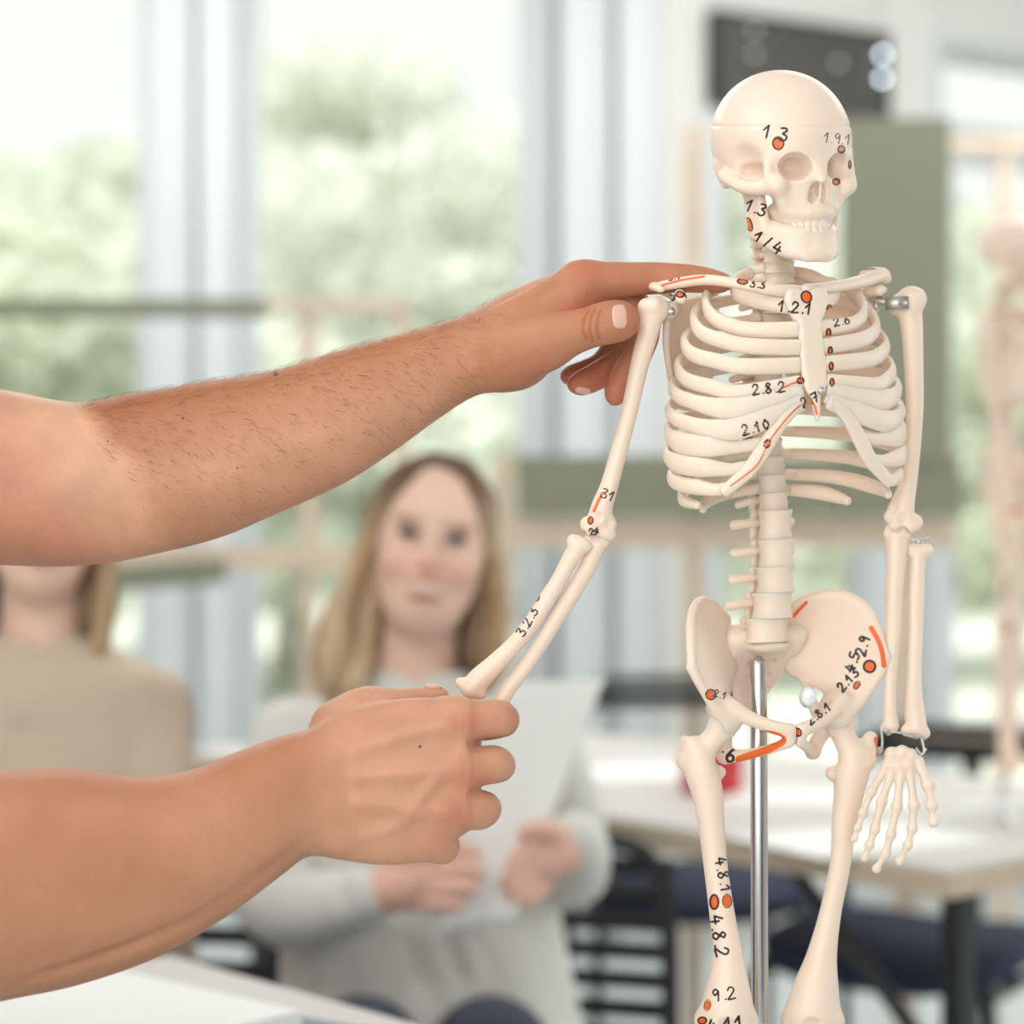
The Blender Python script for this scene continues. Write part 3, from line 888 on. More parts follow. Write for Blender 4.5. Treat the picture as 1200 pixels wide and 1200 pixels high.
# ---------------------------------------------------------------- legs
def build_femur(s):
    if s < 0:
        pts = [(814, 882, 52, 17), (822, 905, 53, 20), (829, 930, 54, 18.5), (833, 960, 54, 16), (838, 1010, 54, 14.2), (846, 1070, 55, 15), (853, 1120, 56, 18), (853, 1160, 56, 26), (852, 1190, 56, 33)]
        ex = [('b', (848, 849, 52, 18)), ('c', (846, 852, 52, 13), (820, 886, 52, 15)), ('c', (806, 884, 44, 11), (803, 870, 44, 8)), ('b', (803, 892, 50, 11)), ('b', (843, 905, 44, 8)), ('b', (830, 1196, 56, 17)), ('b', (872, 1198, 52, 17)), ('c', (812, 872, 58, 9), (826, 905, 62, 9))]
        st = write('4.8.1', 850, 1004, 13, 78, 1.15) + dot(837, 1057, 5, 8.5, 0, 1.2) + dot(852, 1056, 5.5, 8, 0, .7) + write('4.8.2', 846, 1072, 15, 80, 1.3)
        st += write('9.2', 834, 1160, 14, -8, 1.1) + dot(829, 1178, 4, 7, 10, .4) + write('4.11', 829, 1196, 15, -8, 1.4) + dot(823, 1196, 5, 4, 0, 1.0)
    else:
        pts = [(1004, 885, -16, 17), (999, 905, -15, 20), (994, 935, -14, 17.5), (989, 965, -13, 14.5), (985, 1010, -12, 12.6), (973, 1070, -10, 13), (963, 1120, -9, 18), (956, 1160, -8, 27), (952, 1190, -8, 34)]
        ex = [('b', (984, 846, -14, 18)), ('c', (982, 850, -14, 13), (1000, 886, -15, 15)), ('c', (1017, 880, -20, 11), (1020, 866, -20, 9)), ('b', (1016, 892, -15, 11)), ('b', (976, 906, -22, 9)), ('b', (932, 1197, -8, 17)), ('b', (973, 1198, -6, 17))]
        st = [('orange', [(1027, 866), (1030, 878), (1029, 885)], 3)]
    # knee groove
    x = 852 if s < 0 else 952
    cut = [('b', (x, 1206, 92 if s < 0 else 28, 14))]
    long_bone('thigh_bone', pts, ex, cut, st, h=1.5, blur=1, k=7)
    # below the picture: shin, calf bone and foot, so that the model stands on its base
    kx, kz = (852, 56) if s < 0 else (952, -8)
    fx = kx + (12 if s < 0 else -8)
    v = Vol((fx - 60, 1205, kz - 60), (fx + 60, 1600, kz + 110), 3.0)
    v.spline([(kx, 1232, kz, 30), (kx, 1262, kz, 20), (fx, 1400, kz - 4, 12), (fx, 1500, kz - 8, 12), (fx, 1528, kz - 8, 16)], k=3)
    v.spline([(kx + s * 24, 1250, kz - 8, 9), (fx + s * 20, 1400, kz - 12, 6), (fx + s * 18, 1535, kz - 12, 9)], k=3)
    v.blur(1)
    bone('shin_bones', v.mesh())
    v = Vol((fx - 60, 1520, kz - 90), (fx + 60, 1620, kz + 130), 3.0)
    v.ell((fx, 1556, kz - 30), (16, 18, 34), k=4); v.ell((fx, 1552, kz + 10), (20, 16, 34), k=6)
    for i in range(5): v.chain([(fx + (i - 2) * 8, 1556, kz + 25, 7), (fx + (i - 2) * 11, 1568, kz + 70, 6), (fx + (i - 2) * 12, 1572, kz + 108, 5)], k=3)
    v.blur(1)
    bone('foot_bones', v.mesh())
for s in (-1, 1): build_femur(s)

# ---------------------------------------------------------------- metal fittings
def metal(name, parts, m='steel', label=None):
    V, F = merge(*parts)
    o = obj(name, W(V, D0), F, M[m], skeleton, smooth=True)
    if label: o['label'] = label
    return o
def screw_head(c, n, r):
    n = np.array(n, float); n /= np.linalg.norm(n); c = np.array(c, float)
    P = [c - n * 6, c, c + n * r * .35, c + n * r * .6]
    return sweep(P, [r * .5, r, r * .85, r * .3], seg=14)
metal('screw', [screw_head((787, 365, 66), (.5, 0, .85), 5.2), sweep([(787, 365, 60), (768, 362, 58)], 3.4, seg=10)])
metal('screw', [screw_head((963, 458, 116), (.42, 0, .9), 5)])
metal('screw', [screw_head((1058, 355, -31), (.1, 0, 1), 5)])
br = [xf(box((-18, -7.5, -1.5), (10, 7.5, 1.5)), rotz(-.04), (1055, 355, -34)), sweep([(1022, 351, -50), (1040, 354, -42)], 5, seg=10), sweep([(1027, 352, -47), (1027, 359, -44)], 4, seg=10)]
metal('shoulder_bracket', br, label='small metal bracket at the far shoulder')
metal('screw', [screw_head((1077, 634, -43), (0, -1, .2), 5), sweep([(1068, 633, -41), (1088, 631, -41)], 1.6, seg=8)])
metal('wrist_wire', [tube([(1033, 855, 6), (1050, 858, 8), (1070, 861, 6), (1084, 866, 4)], 1.4), tube([(1033, 856, 6), (1034, 868, 10), (1033, 880, 14)], 1.5), tube([(1080, 866, 5), (1082, 874, 8), (1083, 880, 10)], 1.5),
                     screw_head((1031, 879, 16), (0, 0, 1), 4), screw_head((1041, 859, 9), (0, 0, 1), 3.4), screw_head((1073, 863, 7), (0, 0, 1), 3.4), tube([(1074, 877, 10), (1080, 884, 10), (1085, 878, 10)], 1.4)])
metal('wrist_wire', [tube([(546, 806, 84), (544, 815, 84), (548, 824, 84)], 1.4), tube([(551, 808, 84), (550, 817, 84), (553, 826, 84)], 1.4)])
obj('joint_cap', *(lambda vf: (W(vf[0], D0), vf[1]))(merge(sweep([(946, 817, 44), (948, 817, 56)], [13, 11], [10, 9], seg=18), sweep([(948, 817, 57), (948, 817, 62)], 4, seg=12))), M['white_plastic'], skeleton)['label'] = 'white plastic cap'

# ---------------------------------------------------------------- the stand
stand = empty('skeleton_stand', SK_BASE, 'slim chrome pole standing between the thigh bones of the model skeleton', 'stand')
def stand_part(name, vf, m):
    return obj(name, W(vf[0], D0), vf[1], M[m], stand)
stand_part('pole', sweep([(889, 780, 2), (892, 1692, 2)], 10.2, seg=32), 'chrome')
stand_part('pole_cap', sweep([(889, 774.5, 2), (889, 778, 2)], [6.5, 8], seg=24), 'chrome')
hub = []
for k in range(5):
    a = 2 * math.pi * k / 5 + .3
    c_, s_ = math.cos(a), math.sin(a)
    hub.append(sweep(np.array(SK_BASE) + np.array([(0, 0, .026), (.032 * c_, .032 * s_, .022), (.103 * c_, .103 * s_, .0058)]), [.0065, .0058, .005], up=(0, 0, 1), seg=12))
obj('base', *merge(*hub), M['white_plastic'], stand)
# ================================================================ the demonstrator (two bare arms reach in from the left)
SKIN = srgb(219, 167, 137)
M['skin'] = mat('skin', SKIN, rough=.5, spec=.35, noise=.15, nscale=34, bump=.22, bscale=420, sss=.22, ssr=(.012, .005, .003))
attr_mix(M['skin'], 'skin', [(0, srgb(164, 98, 58), 0), (1, srgb(192, 100, 82), 0), (2, srgb(96, 52, 36), .08)], linked_base(M['skin']))
M['nail'] = mat('nail', srgb(222, 178, 160), rough=.3, spec=.5)
M['tshirt'] = mat('tshirt', srgb(60, 66, 74), rough=.9, noise=.1, nscale=30, bump=.3, bscale=300)
M['hair_dark'] = mat('hair_dark', srgb(60, 44, 34), rough=.6, bump=.6, bscale=200)
M['trousers'] = mat('trousers', srgb(50, 54, 66), rough=.9, bump=.3, bscale=300)

def wrinkles(X, Y, Z): return 0

def upper_arm_vol():
    v = Vol((-330, 255, -110), (880, 720, 150), 2.2)
    # forearm and wrist: x, y, z, half height, half depth
    v.lathe_x([(-330, 515, -40, 112, 105), (-200, 535, -25, 112, 105), (-100, 548, -15, 106, 100), (0, 559, 0, 103, 95), (60, 566, 5, 98, 92), (100, 567, 8, 95.5, 90), (150, 559, 10, 97, 88), (250, 539, 13, 93.5, 84),
               (320, 519, 15, 85, 78), (400, 489, 18, 79, 70), (460, 462, 20, 68, 62), (510, 437, 21, 56.5, 57), (550, 417, 21, 50.5, 56), (585, 401, 20, 54, 57), (620, 388, 17, 57, 60), (655, 370, 10, 52, 62), (685, 352, 5, 40, 58), (704, 345, 2, 26, 48)], power=2.15)
    # elbow crease
    v.cone((84, 468, 95), (120, 560, 104), 5, 4, k=10, mode='cut')
    v.cone((66, 655, 80), (120, 655, 84), 3, 3, k=9, mode='cut')
    v.cone((72, 462, 40), (98, 462, 80), 5, 4, k=12, mode='cut')
    K = 9
    # knuckles
    for c, r in (((686, 331, 38), 26), ((690, 330, 2), 25), ((676, 337, -34), 24), ((660, 349, -64), 21)): v.ball(c, r, k=14)
    # index finger: along the collar bone, behind the shoulder
    v.spline([(676, 333, 38, 26), (712, 330, 38, 23.5), (745, 327, 36, 20), (770, 326, 33, 19), (800, 326, 36, 17), (825, 328, 42, 15.5), (845, 331, 47, 12.5)], k=K)
    # thumb
    v.spline([(600, 412, 62, 40), (636, 402, 82, 35), (664, 392, 93, 27.5), (690, 384, 97, 24.5), (708, 379, 97, 25.5), (724, 376, 96, 24.5), (734, 375, 95, 17)], k=16)
    v.ell((590, 428, 45), (52, 30, 34), k=16)
    # tendons of the thumb and veins on the back
    v.spline([(560, 408, 74, 5), (600, 388, 86, 5), (645, 380, 100, 5)], k=9)
    v.spline([(565, 372, 66, 4), (610, 350, 62, 4.5), (660, 322, 52, 5)], k=10)
    v.spline([(560, 430, 70, 4), (580, 428, 72, 4.5), (610, 424, 78, 4)], k=9)
    # thumb joint creases
    for i, dx in enumerate((-8, -3, 3, 8)):
        v.spline([(692 + dx, 366, 119 - abs(dx) * .2, 1.2), (688 + dx, 376, 122, 1.5), (688 + dx, 388, 122, 1.5), (692 + dx, 396, 119, 1.2)], k=1.5, mode='cut')
    for dx in (0, 8): v.spline([(668 + dx, 350, 74, 1), (678 + dx, 356, 84, 1.5), (684 + dx, 362, 92, 1)], k=3, mode='cut')
    # three curled fingers
    def finger(P, k=K): v.spline(P, k=k, n=5)
    v2 = Vol((600, 300, -110), (800, 500, 60), 2.0)
    v2.spline([(690, 334, 2, 24), (738, 352, 4, 19), (756, 380, 4, 18), (750, 410, 6, 17), (734, 436, 10, 16.5), (724, 456, 12, 15.5), (721, 464, 12, 12)], n=6)
    v3 = Vol((600, 300, -110), (800, 500, 60), 2.0)
    v3.spline([(676, 340, -34, 23), (718, 362, -36, 18), (740, 392, -34, 17), (728, 420, -28, 16), (704, 438, -20, 16.5), (684, 448, -12, 15.5), (676, 450, -8, 12)], n=6)
    v4 = Vol((600, 300, -110), (800, 500, 60), 2.0)
    v4.spline([(660, 350, -64, 20), (698, 376, -72, 15.5), (718, 402, -70, 14.5), (706, 424, -60, 13.5), (688, 434, -50, 13.5), (672, 439, -42, 12.5), (666, 441, -40, 10)], n=6)
    return v, [v2, v3, v4]

def skin_attr(V, tan, red, moles=()):
    A = np.zeros((len(V), 3)); A[:, 0] = np.clip(tan, 0, 1); A[:, 1] = np.clip(red, 0, 1)
    for (x, y, r) in moles:
        d = np.hypot(V[:, 0] - x, V[:, 1] - y) - r
        A[:, 2] = np.maximum(A[:, 2], np.clip(.5 - d / 6, 0, 1) * (V[:, 2] > 0))
    return A

def blob(V, c, r): return np.exp(-(((V - np.array(c)) / np.array(r)) ** 2).sum(1))

def lower_arm_vol():
    v = Vol((-330, 770, 20), (630, 1300, 470), 2.3)
    v.lathe_x([(-330, 1105, 350, 168, 150), (-200, 1075, 315, 158, 140), (-100, 1052, 280, 147, 130), (0, 1038, 245, 136, 120), (60, 1031, 228, 131, 112), (100, 1027, 217, 125, 106), (160, 1021, 201, 111, 95), (220, 1003, 187, 100, 84), (280, 972, 172, 92, 74),
               (330, 944, 160, 82, 64), (362, 929, 152, 75, 56), (400, 920, 146, 88, 50), (440, 918, 142, 95, 45), (480, 915, 139, 97, 41), (515, 908, 136, 90, 36), (545, 898, 132, 74, 30)], power=2.2)
    K = 9
    for c, r in (((536, 845, 140), 25), ((545, 902, 142), 26), ((528, 950, 140), 25), ((502, 980, 132), 22)): v.ball(c, r, k=16)
    # finger bases reach to the right, then turn away from the viewer
    v.spline([(520, 850, 136, 27), (556, 844, 134, 23), (584, 842, 122, 22), (588, 846, 92, 18.5), (570, 852, 62, 16), (548, 856, 52, 13)], k=K, n=5)
    v.spline([(528, 902, 138, 27), (560, 898, 136, 23.5), (579, 896, 124, 22.5), (584, 898, 92, 18.5), (566, 898, 60, 16.5), (542, 896, 50, 13)], k=6, n=5)
    v.spline([(514, 948, 136, 26), (546, 949, 134, 23.5), (562, 949, 124, 23.5), (568, 946, 94, 18), (550, 942, 62, 16), (528, 938, 52, 13)], k=6, n=5)
    v.spline([(492, 978, 130, 22), (512, 990, 128, 20), (519, 994, 116, 19), (522, 986, 92, 15.5), (508, 978, 66, 14), (490, 972, 58, 11)], k=6, n=5)
    # thumb behind the upper edge
    v.spline([(400, 856, 118, 38), (430, 833, 104, 29), (462, 826, 92, 19.5), (488, 822, 86, 16.5), (508, 817, 82, 13), (517, 815, 80, 9.5)], k=12)
    # knuckle hollows, tendons and veins
    for a, b in (((560, 872, 158), (572, 870, 150)), ((566, 924, 158), (572, 922, 150)), ((548, 975, 154), (556, 974, 146))): v.cone(a, b, 5, 5, k=8, mode='cut')
    v.spline([(420, 880, 181, 4), (470, 862, 176, 4.5), (520, 850, 165, 6)], k=16)
    v.spline([(420, 910, 186, 4), (480, 906, 179, 4.5), (535, 902, 166, 6)], k=16)
    v.spline([(420, 940, 186, 4), (470, 946, 178, 4.5), (520, 950, 164, 6)], k=16)
    v.spline([(430, 978, 175, 3), (470, 962, 175, 3.5), (500, 925, 175, 3.5), (540, 880, 162, 3)], k=12)
    v.spline([(388, 980, 172, 9), (397, 984, 170, 9)], k=18)
    v.spline([(40, 1150, 305, 1.5), (130, 1116, 272, 2.5), (240, 1076, 242, 4), (330, 1014, 210, 2.5), (360, 990, 206, 1)], k=18, mode='cut')
    return v

demo_loc = wpt(-560, 2700, D0)
demo = empty('person', (demo_loc[0], demo_loc[1], 0.0), 'demonstrator reaching in from the left with two bare arms, holding the model skeleton', 'person')
PV, PF, PA = [], [], []
npv = 0
def add_body(V, F, A):
    """one piece of the demonstrator's skin surface"""
    global npv
    PV.append(W(V, D0)); PF.append(F + npv); PA.append(A); npv += len(V)

v, fingers = upper_arm_vol()
for q in fingers:      # fingers join the palm at their roots only
    lo = np.round((q.lo - v.lo) / v.h).astype(int)
    def fn(X, Y, Z, q=q):
        from_x = np.clip(((X.ravel() - q.lo[0]) / q.h), 0, q.n[0] - 1.001); from_y = np.clip(((Y.ravel() - q.lo[1]) / q.h), 0, q.n[1] - 1.001); from_z = np.clip(((Z.ravel() - q.lo[2]) / q.h), 0, q.n[2] - 1.001)
        def ip(G, f, a):
            i = f.astype(int); t = (f - i).astype(f32); sh = [1, 1, 1]; sh[a] = -1; t = t.reshape(sh)
            return np.take(G, i, a) * (1 - t) + np.take(G, i + 1, a) * t
        return ip(ip(ip(q.F, from_x, 0), from_y, 1), from_z, 2)
    v.put(fn, q.lo, q.lo + (q.n - 1) * q.h, k=3)
v.blur(1)
V, F = v.mesh(); V = relax(V, F, 1)
th = (V[:, 0] - 85) - .62 * (V[:, 1] - 474)                     # sleeve line of the sun tan
wob = 14 * np.sin(V[:, 1] / 23) + 9 * np.sin(V[:, 1] / 9 + 1)
nrm = vnormals(V, F)
top = np.clip((560 - .30 * V[:, 0] - V[:, 1]) / 110 + .55, 0, 1)
tan = np.clip(th / 34 + wob / 60, 0, 1) * (.30 + .70 * top)
hb = np.clip((V[:, 0] - 480) / 100, 0, 1); tan = tan * (1 - hb) + .62 * hb
red = .5 * blob(V, (676, 362, 80), (26, 16, 30)) + .55 * blob(V, (690, 320, 40), (26, 18, 40)) + .3 * blob(V, (735, 378, 95), (22, 26, 40)) + .5 * blob(V, (700, 450, 0), (60, 40, 80)) + .25 * blob(V, (770, 330, 40), (60, 30, 40))
red += .25 * np.clip((-45 - th) / 60, 0, 1)
def crease(P, w):
    d = np.full(len(V), 99.)
    P = np.array(P, float)
    for a, b in zip(P[:-1], P[1:]):
        ab = b - a; t = np.clip(((V[:, :2] - a) @ ab) / (ab @ ab), 0, 1); d = np.minimum(d, np.linalg.norm(V[:, :2] - a - t[:, None] * ab, axis=1))
    return np.exp(-(d / w) ** 2)
for P in ([(690, 364), (684, 374), (683, 388), (688, 398)], [(697, 362), (692, 374), (691, 388), (695, 400)], [(703, 364), (700, 375), (699, 386), (702, 396)]): red += .3 * crease(P, 1.6) * (V[:, 2] > 90); tan = tan + .5 * crease(P, 1.6) * (V[:, 2] > 90)  # joint creases darkened in the skin colour, in place of fold shade
for P in ([(672, 352), (682, 360), (690, 362)], [(666, 360), (676, 364), (684, 366)], [(690, 366), (684, 360), (688, 340)]): red += .35 * crease(P, 1.8) * (V[:, 2] > 30)
for P in ([(563, 420), (570, 440), (572, 454)], [(600, 440), (620, 436), (640, 426)], [(596, 446), (616, 444), (636, 436)], [(590, 452), (608, 451), (626, 446)]): red += .3 * crease(P, 2.0) * (V[:, 2] > 20)
moles = [(214, 490, 1.6), (323, 438, 3.0), (278, 548, 1.4), (126, 517, 1.5), (363, 507, 1.2), (205, 527, 1.0)]
add_body(V, F, skin_attr(V, tan, red, moles))
UPV, UPF = V, F

v = lower_arm_vol()
v.blur(1)
V, F = v.mesh(); V = relax(V, F, 1)
nrm = vnormals(V, F)
tan = .46 + .25 * np.sin(V[:, 0] / 60) * .2 - .35 * np.clip((V[:, 0] - 330) / 120, 0, 1) + .25 * np.clip((950 - V[:, 1] + (V[:, 0] < 300) * 0) / 60, 0, 1) * np.clip((400 - V[:, 0]) / 120, 0, 1)
red = .5 * blob(V, (548, 846, 150), (28, 18, 40)) + .55 * blob(V, (552, 912, 150), (28, 20, 40)) + .55 * blob(V, (532, 955, 150), (26, 20, 40)) + .4 * blob(V, (508, 985, 130), (24, 18, 40)) + .35 * blob(V, (600, 840, 110), (14, 24, 40)) + .04
LOV, LOF = V, F
add_body(V, F, skin_attr(V, tan, red, [(492, 875, 2.0)]))

# trunk, head and legs stand left of the picture
v = Vol((-1010, -160, -430), (-180, 2780, 760), 11)
v.lathe_y([(360, -560, 150, 60, 70), (420, -565, 150, 120, 300), (520, -570, 150, 170, 350), (700, -575, 150, 180, 330), (900, -575, 150, 165, 290), (1100, -575, 150, 165, 270), (1300, -575, 150, 180, 300), (1420, -575, 150, 170, 290)], power=2.4, k=20)
v.cone((-555, 240, 150), (-565, 420, 150), 95, 110, k=30)
v.ell((-520, 60, 150), (175, 210, 140), k=20)
v.ell((-372, 90, 150), (30, 24, 24), k=20)
for s in (-1, 1): v.ell((-520, 90, 150 + s * 140), (26, 50, 14), k=6)
v.cone((-560, 455, -140), (-330, 515, -40), 125, 108, k=40)
v.cone((-570, 500, 430), (-470, 800, 430), 130, 120, k=40)
v.cone((-470, 800, 430), (-330, 1105, 350), 120, 150, k=40)
for s in (-1, 1):
    v.chain([(-575, 1380, 150 + s * 140, 170), (-570, 2000, 150 + s * 150, 115), (-590, 2650, 150 + s * 150, 75)], k=30)
    v.ell((-520, 2690, 150 + s * 150), (150, 50, 65), k=20)
v.blur(1)
V, F = v.mesh()
V[:, 1] = np.minimum(V[:, 1], 2760)
TRV, TRF = V, F
A = np.zeros((len(V), 3)); A[:, 0] = .3
add_body(V, F, A)
me_o = obj('body', np.concatenate(PV), np.concatenate(PF), M['skin'], demo, {'skin': np.concatenate(PA)})

# clothes follow the trunk
def shell(V, F, keep, grow):
    N = vnormals(V, F); c = V.mean(0)
    if np.einsum('ij,ij->i', V - c, N).mean() < 0: N = -N
    Q = V + N * grow
    f = F[keep[F].all(1)]
    u, inv = np.unique(f, return_inverse=True)
    return Q[u], inv.reshape(f.shape)
arm_part = (V[:, 0] > -330)
def garment(name, V, F, keep, grow, m, parent):
    SV, SF = shell(V, F, keep, grow)
    o = obj(name, W(SV, D0), SF, m, parent, flip='no')
    so = o.modifiers.new('thick', 'SOLIDIFY'); so.thickness = .003; so.offset = -1
    return o
garment('t_shirt', V, F, (V[:, 1] > 400) & (V[:, 1] < 1400) & ~((V[:, 2] > 300) & (V[:, 1] > 820)) & (V[:, 0] < -250), 12, M['tshirt'], demo)
garment('trousers', V, F, (V[:, 1] > 1370) & (V[:, 1] < 2640), 12, M['trousers'], demo)
garment('hair', V, F, (V[:, 1] < 60) & (V[:, 0] < -430) | (V[:, 1] < -40), 14, M['hair_dark'], demo)
garment('shoes', V, F, (V[:, 1] > 2620), 10, M['hair_dark'], demo)

def nail(c, r, R):
    v = Vol((-r[0] - 4, -r[1] - 4, -r[2] - 4), (r[0] + 4, r[1] + 4, r[2] + 4), .9)
    v.ell((0, 0, 0), r)
    V, F = v.mesh()
    return obj('nail', W(V @ np.asarray(R).T + np.array(c), D0), F, M['nail'], demo)
def skin_nail(cx, cy, hw, hh, ang, zmin, lift=1.3):
    """curved plate laid on the finger tip, thin at its rim"""
    near = UPV[(np.hypot(UPV[:, 0] - cx, UPV[:, 1] - cy) < 40) & (UPV[:, 2] > zmin)]
    n, m = 15, 19; P = []
    c, s = math.cos(ang), math.sin(ang)
    for j in range(m):
        for i in range(n):
            a = i / (n - 1) * 2 - 1; b = j / (m - 1) * 2 - 1
            k = (1 - abs(b) ** 3.5 * .45)                      # rounded ends
            x = a * hw * k; y = b * hh * (1 - .10 * a * a)
            X_, Y_ = cx + x * c - y * s, cy + x * s + y * c
            d = (near[:, 0] - X_) ** 2 + (near[:, 1] - Y_) ** 2
            q = np.argsort(d)[:8]; w_ = 1 / (d[q] + 1.0); z = (near[q, 2] * w_).sum() / w_.sum()
            e = max(abs(a), abs(b)); P.append((X_, Y_, z + lift * (1 - e ** 8) - (2.2 if e > .999 else 0)))
    P = np.array(P); Q = P.copy(); Q[:, 2] -= 5
    F = []; o = n * m
    for j in range(m - 1):
        for i in range(n - 1):
            a = j * n + i; F.append([a, a + 1, a + n + 1, a + n]); F.append([o + a, o + a + n, o + a + n + 1, o + a + 1])
    rim = list(range(n)) + [j * n + n - 1 for j in range(1, m)] + [(m - 1) * n + i for i in range(n - 2, -1, -1)] + [j * n for j in range(m - 2, 0, -1)]
    for a, b in zip(rim, rim[1:] + rim[:1]): F.append([a, o + a, o + b, b])
    return obj('nail', W(np.concatenate([P, Q]), D0), F, M['nail'], demo)
skin_nail(726, 371, 9.5, 15.5, -.10, 98)
skin_nail(683, 458, 10, 4.5, .12, -9)
nail((508, 805, 83), (11, 4, 8), rotz(.06))

# fine hair on the arms
def arm_hair(V, F, n, xr, cond, L, seed):
    r = np.random.RandomState(seed)
    N = vnormals(V, F); c = V.mean(0)
    if np.einsum('ij,ij->i', V - c, N).mean() < 0: N = -N
    k = np.nonzero((V[:, 0] > xr[0]) & (V[:, 0] < xr[1]) & (N[:, 2] > -.35) & cond(V, N))[0]
    k = k[r.randint(0, len(k), n)]
    VV, FF = [], []
    for j, i in enumerate(k):
        nn = N[i]; d = np.array([.9, .55 + r.randn() * .35, 0.0]); d -= nn * (d @ nn); d /= np.linalg.norm(d) + 1e-9
        l = L * (.6 + .8 * r.rand()); b = np.cross(nn, d); w = .17
        p0 = V[i] - nn * .5; p1 = V[i] + d * l * .5 + nn * l * .22; p2 = V[i] + d * l + nn * l * .18 + b * l * .15 * r.randn()
        o = len(VV); VV += [p0 + b * w, p0 - b * w, p0 + nn * w, p1 + b * w * .7, p1 - b * w * .7, p1 + nn * w, p2]
        FF += [[o, o + 1, o + 4, o + 3], [o + 1, o + 2, o + 5, o + 4], [o + 2, o, o + 3, o + 5], [o + 3, o + 4, o + 6], [o + 4, o + 5, o + 6], [o + 5, o + 3, o + 6]]
    return np.array(VV), FF
M['body_hair'] = mat('body_hair', srgb(140, 92, 58), rough=.5)
hv = arm_hair(UPV, UPF, 1500, (95, 600), lambda V, N: (V[:, 1] < 530 - .30 * (V[:, 0] - 200) + 60 * nrs.randn(len(V))) & (nrs.rand(len(V)) < np.clip((620 - V[:, 0]) / 90, 0, 1)) & (V[:, 0] - 85 > .62 * (V[:, 1] - 474)), 13, 5)
o = obj('arm_hair', W(hv[0], D0), hv[1], M['body_hair'], demo, flip='no'); o['kind'] = 'stuff'
# ================================================================ the two listeners
D1 = 2.7
M['face'] = mat('face_skin', srgb(240, 202, 182), rough=.5, spec=.3, noise=.05, nscale=30, sss=.2, ssr=(.012, .005, .003))
attr_mix(M['face'], 'skin', [(1, srgb(226, 148, 130), 0), (0, srgb(196, 100, 96), 0), (2, srgb(128, 92, 70), 0)], linked_base(M['face']))
M['hair'] = mat('blond_hair', srgb(205, 180, 146), rough=.45, spec=.4, noise=.25, nscale=60, bump=.5, bscale=160)
attr_mix(M['hair'], 'strand_shade', [(1, srgb(158, 112, 70), 0), (0, srgb(92, 62, 42), 0), (2, srgb(40, 26, 20), 0)], linked_base(M['hair']))  # darkest channel holds painted shade beside the neck
M['knit_grey'] = mat('grey_knit', srgb(224, 221, 215), rough=.95, noise=.10, nscale=14, bump=.5, bscale=120, sheen=.2)
M['knit_beige'] = mat('beige_knit', srgb(206, 186, 165), rough=.95, noise=.08, nscale=14, bump=.5, bscale=120, sheen=.2)
M['jeans'] = mat('navy_denim', srgb(58, 64, 80), rough=.9, noise=.15, nscale=40, bump=.3, bscale=300)
M['eye'] = mat('eye', srgb(70, 66, 72), rough=.15)
M['sole'] = mat('shoe', srgb(225, 225, 222), rough=.7)
M['paper'] = mat('paper', srgb(238, 238, 235), rough=.8)

